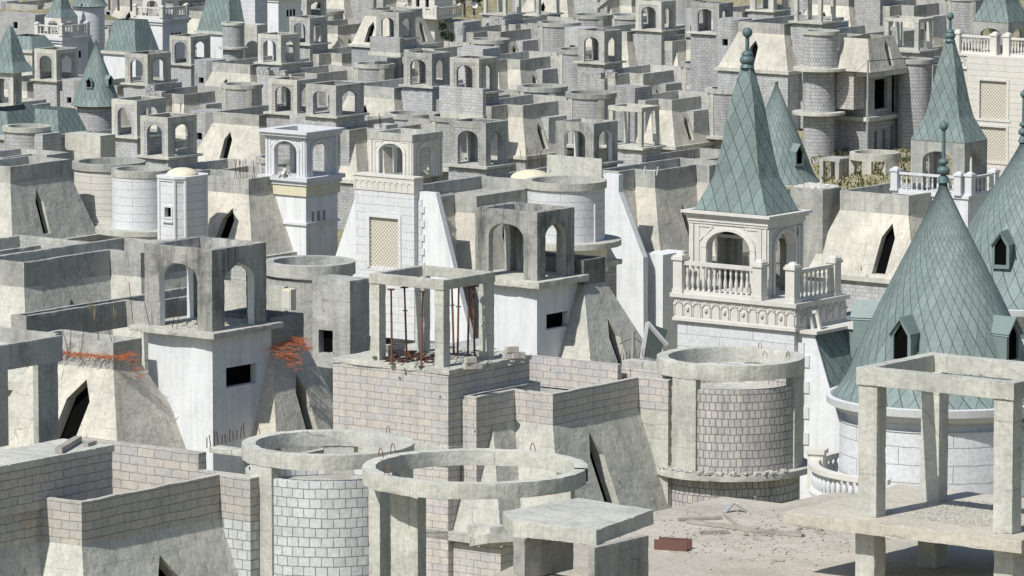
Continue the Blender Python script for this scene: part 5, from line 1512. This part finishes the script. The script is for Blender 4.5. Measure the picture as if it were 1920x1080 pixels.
# stored balusters and timber on the spire villa
x, y, z = SVp
st = free('baluster_pile', 'unused pale balustrade posts leaning beside the tallest spire tower', 'spare posts', SV.o)
st.rotation_euler = (0, 0, -SV.a)
for i, (dx, tl) in enumerate(((-.1, -.35), (.35, -.3), (.8, -.22))):
    m = MB(); m.sbox((x+dx*.8-.05, y+.5, z+.42), .13, .13, .75, 0, tl); m.sbox((x+dx*.8-.19, y+.5, z+.8), .2, .2, .12, 0, tl); m.build('spare_post', 'cream_trim', st)
o = heap('timber_pile', 'tangled heap of grey timber beside the tallest spire tower', SV, 1545, 583, z+.05, 46, .42, .12, 'old_timber', .45, 6)
# crushed sheet in the white belvedere
m = MB()
for i in range(26): m.sbox((rng.gauss(0, .22), rng.gauss(0, .18), abs(rng.gauss(.08, .14))), .26, .2, .03, rng.uniform(0, 3), rng.uniform(-1.2, 1.2), 0, rng.uniform(-1, 1))
o = m.build('plastic_sheet', 'white_sheet'); o.location = P(532, 330, 347); tag(o, 'crumpled white plastic sheet inside the white panelled belvedere', 'plastic sheet')
# white trestle
tr = free('trestle', 'small white trestle on the roof right of the dark streaked belvedere', 'trestle', P(1218, 328, 382), -.2)
for i, dx in enumerate((-.35, .5)):
    for s_ in (-1, 1):
        m = MB(); m.rod((dx, s_*.25, 0), (dx+.05, 0, .55), .03, 4); m.build('leg', 'white_sheet', tr)
m = MB(); m.box(-.4, .6, -.03, .03, .28, .34); m.build('crossbar', 'white_sheet', tr)
# block pallets
def pallet(px, py, D, lab, nx=6, nz=3, mat='grey_block'):
    t = free('block_pallet', lab, 'block pallet', P(px, py, D), rng.uniform(-.8, -.4), 'pallets of loose blocks on the far roofs')
    m = MB(); m.box(-nx*.13, nx*.13, -.3, .3, 0, .1); m.build('pallet', 'old_timber', t)
    for k in range(nz):
        for i in range(nx-(k > 1)*rng.randint(0, 3)):
            m = MB(); m.sbox((-nx*.13+.13+i*.26, rng.uniform(-.04, .04), .22+k*.23), .24, .55, .21, rng.uniform(-.08, .08), rng.uniform(-.05, .05)); m.build('block', mat, t)
pallet(497, 141, 585, 'left pallet of loose blocks below the upper left belvedere'); pallet(525, 142, 585, 'right pallet of loose blocks below the upper left belvedere', 7)
pallet(1112, 146, 540, 'long pallet of loose blocks right of centre near the top', 9, 2); pallet(1147, 147, 540, 'smaller pallet of loose blocks beside the broken stair near the top', 4, 3)
pallet(283, 180, 560, 'pallet of loose blocks right of the small green cone tip', 4, 4); pallet(300, 182, 556, 'low pallet of loose blocks above the shaded belvedere', 4, 2); pallet(935, 46, 590, 'pallet of loose blocks on the roof at the top right of the hillside', 8, 3)
# concrete stair
for lab, px, py, D, n in (('bare concrete stair climbing to the top edge belvedere beside the tallest spire ball', 1322, 86, 545, 9), ('bare concrete stair at the top edge above the round drum right of the hillside', 1112, 16, 610, 7)):
    s_ = free('roof_stair', lab, 'stair', P(px, py, D), -R(37))
    m = MB()
    for i in range(n): m.box(.28*i, .28*i+.3, 0, 1.2, 0 if i == 0 else .2*i-.25, .2*(i+1))
    m.build('steps', 'pale_concrete', s_)
# dish
ds = free('satellite_dish', 'white satellite dish on the terrace edge below the hillside trees', 'dish', P(890, 22, 650), 0)
m = MB(); n = 16
for ring in range(4):
    for j in range(n):
        def q(r, t): rr_ = .36*r/4; return Vector((rr_*math.cos(t), -.22*(r/4)**2+.1, .75+rr_*math.sin(t)))
        t0, t1 = 2*math.pi*j/n, 2*math.pi*(j+1)/n
        m.face([q(ring, t0), q(ring+1, t0), q(ring+1, t1), q(ring, t1)] if ring else [q(0, 0), q(1, t0), q(1, t1)], 0, None, True)
m.build('reflector', 'white_sheet', ds); m = MB(); m.rod((0, .1, 0), (0, .1, .8), .04, 6); m.rod((0, .1, .5), (0, -.6, .75), .02, 4); m.build('mast', 'grey_steel', ds)
# ---------------------------------------------------------------- plants
def tree(label, px, py, D, h, rad, mat='leaf', n=1100, kind='round', name='tree', cat='tree', grp=None):
    t = free(name, label, cat, P(px, py, D), 0, grp); m = MB()
    m.lathe(0, 0, [(.16*h/5, -.5), (.11*h/5, h*.4), (.04*h/5, h*.8)], 8)
    for i in range(7):
        a = rng.uniform(0, 6.3); z0 = h*rng.uniform(.25, .6); m.rod((0, 0, z0), (math.cos(a)*rad*.6, math.sin(a)*rad*.6, z0+h*.2), .05*h/5, 4, 0, .015)
    m.build('trunk', 'bark', t)
    c = MB(); cl = [(rng.gauss(0, rad*.4), rng.gauss(0, rad*.4), h*rng.uniform(.3, .95), rng.uniform(.3, .5)*rad) for _ in range(11)]
    for i in range(n):
        x, y, z, r = rng.choice(cl)
        if kind == 'column': x *= .5; y *= .5
        v = Vector((rng.gauss(0, 1), rng.gauss(0, 1), rng.gauss(0, 1))).normalized()*r*rng.random()**.4
        p = Vector((x, y, z))+v; s_ = rng.uniform(.07, .17)*max(1, h/6)
        u = Vector((rng.gauss(0, 1), rng.gauss(0, 1), rng.gauss(0, .6))).normalized(); w_ = u.cross(Vector((rng.gauss(0, 1), rng.gauss(0, 1), rng.gauss(0, 1)))).normalized()
        c.face([p-u*s_, p+w_*s_*.5, p+u*s_, p-w_*s_*.5], rng.randint(0, 1))
    c.build('crown', [mat, 'leaf_dark'], t); return t
TG = 'trees at the foot of the dry hillside'
tree('left bushy tree at the top edge behind the white dish', 857, 22, 670, 4.2, 1.2, grp=TG)
tree('middle tree at the top edge behind the white dish', 871, 24, 670, 4.6, 1.3, grp=TG)
tree('right tree at the top edge directly above the white dish', 889, 20, 672, 4.4, 1.4, grp=TG)
tree('dark cypress like shrub left of the small water tank on the hillside', 830, 78, 590, 1.9, .5, 'leaf_dark', 500, 'column', 'shrub', 'shrub')
tree('low round shrub at the foot of the hillside beside the narrow shrub', 842, 80, 590, 1.0, .7, 'leaf', 300, 'round', 'shrub', 'shrub')
for i, (x, y) in enumerate(((205, 2), (222, 3), (246, 4), (188, 0))):
    tree(['leafy tree at the top edge behind the top left balustrade', 'second leafy tree at the top edge behind the top left balustrade', 'rightmost leafy tree in the top left cluster', 'leftmost leafy tree in the top left cluster'][i], x, y+10, 760, 5, 1.9, n=1300, grp='leafy trees in the top left corner')
tree('dark leafy bush growing against the bare house right of the slim cone', 1580, 276, 436, 4.0, 1.5, 'leaf_dark', 1300, 'round', 'bush', 'bush')
# weeds round the bare house
m = MB(); cx = P(1640, 300, 418)
def tuft(p, h, n, w=.05):
    for i in range(n):
        a = rng.uniform(0, 6.3); l = rng.uniform(.5, 1)*h; d = Vector((math.cos(a), math.sin(a), 0))*rng.uniform(.05, .5)*l
        s_ = Vector((-math.sin(a), math.cos(a), 0))*w*rng.uniform(.5, 1.2)
        m.face([p-s_, p+s_, p+d+Vector((0, 0, l))], rng.choice((0, 0, 1, 2)))
for i in range(1500):
    wx, wy = rng.uniform(P(1530, 300, 420).x, P(1760, 300, 420).x), rng.uniform(397, 442)
    tuft(Vector((wx, wy, gz(wx, wy)+.1)), rng.uniform(.1, .42), 9)
o = m.build('weeds', ['leaf', 'leaf', 'dry_stalk']); o['label'] = 'green weeds and dry grass round the bare concrete house'; o['kind'] = 'stuff'
m = MB()
for i in range(900):
    wx, wy = rng.uniform(P(820, 40, 640).x, P(905, 40, 640).x), rng.uniform(590, 760)
    tuft(Vector((wx, wy, gz(wx, wy)+.1)), rng.uniform(.2, .6), 6)
o = m.build('dry_grass', ['dry_stalk', 'dry_stalk', 'leaf']); o['label'] = 'dry grass on the hillside at the top centre'; o['kind'] = 'stuff'
# small plants on roofs
m = MB()
for px, py, Yd in ((1615, 508, 368), (178, 605, 202), (215, 600, 203), (170, 585, 204)):
    p = P(px, py, Yd); tuft(p, .7, 14, .02)
o = m.build('roof_weeds', ['dry_stalk', 'leaf', 'dry_stalk']); o['label'] = 'thin dry weeds growing on the parapets at the left'; o['kind'] = 'stuff'
# pole by the bare house
pl = free('pipe_pole', 'thin grey pole in front of the bare concrete house', 'pole', P(1626, 282, 424))
m = MB(); m.rod((0, 0, -.5), (0, 0, 6.6), .07, 8); m.build('pipe', 'grey_steel', pl); m = MB(); m.rod((0, 0, 6.55), (-3.2, .4, 3.2), .015, 3); m.rod((0, 0, 6.5), (3.0, .4, 6.7), .03, 4); m.build('cable', 'black_cable', pl)
# water tank
wt = free('water_tank', 'small grey cylindrical water tank on the dry hillside', 'water tank', P(866, 66, 600))
m = MB(); m.lathe(0, 0, [(.42, 0), (.42, .85), (.36, .92), (0, .95)], 16); m.build('barrel', 'grey_steel', wt); m = MB(); m.lathe(0, 0, [(.12, .94), (.12, 1.0), (0, 1.0)], 10); m.build('lid', 'grey_steel', wt)
# finished house with balustrade right of the top mansard
FH = Villa('pale finished house with a balcony balustrade at the top edge beside the hillside', 815, 30, 640, name='finished_house', cat='house')
k = FH.k
tower(FH, -3.2, 0, 0, 3.2, 3, -7, 'cream_siding', [('F', .6, 1.1, 1.2, 2.4), ('F', 1.9, 2.4, 1.2, 2.4), ('S', .7, 1.1, 3.6, 4.6), ('S', 1.8, 2.2, 3.6, 4.6)], name='walls')
slab(FH, -3.6, 1.2, -1.2, 3.4, 0, .25, 'cream_trim', name='balcony_slab')
baluster_rail(FH, [(-3.4, -1.0), (1.0, -1.0), (1.0, 3.2)], 0, 1.0, mat='cream_trim', post=.35, n_per_m=2.2)
m = MB(); m.box(-3.4, .2, -.2, 3.4, 3, 3.2); FH.put(m, 'cornice', 'cream_trim')
# red stamp on a block
x, y, z = VC.L(449, 908, dY=5.2)

# ---------------------------------------------------------------- knocked edges on the nearer cast parts
def kids(o):
    for c in o.children:
        yield c
        yield from kids(c)
CAST = ('roof_frame', 'column', 'roof_slab', 'ring_beam', 'side_wall', 'lantern', 'parapet', 'roof_beam', 'stair_room_roof', 'landing_slab', 'stub_column', 'balcony_slab', 'pilaster', 'chimney_stack', 'tie_beam', 'base_slab', 'rear_parapet', 'upper_wall', 'stair_tower')
for i, V in enumerate((VR, H, Rg, VB, VC, VA, VE, V2)):
    for c in kids(V.root):
        nm = c.name.split('.')[0]
        if nm in CAST and c.type == 'MESH':
            near = V in (VR, H, Rg)
            blk = c.data.materials[0].name.endswith('block')
            roughen(c, .1 if near else .17, .004, (.022 if near else .03) if not blk else .015, i)

for lab, px, py, D in (('tuft of starter bars on the parapet left of the dark streaked belvedere', 1000, 300, 395), ('tuft of starter bars on the roof just right of the domed stair turret', 455, 322, 350), ('tuft of starter bars on the roof between the small green cone and the tall belvedere', 330, 205, 560), ('tuft of starter bars on the roof above the lattice window villa', 700, 232, 470), ('tuft of starter bars on the roof right of the open column belvedere', 1290, 300, 420)):
    t = free('starter_bars', lab, 'rebar', P(px, py, D))
    for i in range(9):
        m = MB(); b = Vector((rng.uniform(-.8, .8), rng.uniform(-.3, .3), -.4)); m.rod(b, b+Vector((rng.uniform(-.15, .15), 0, rng.uniform(.8, 1.3))), .016, 4); m.build('bar', 'dark_rebar', t)
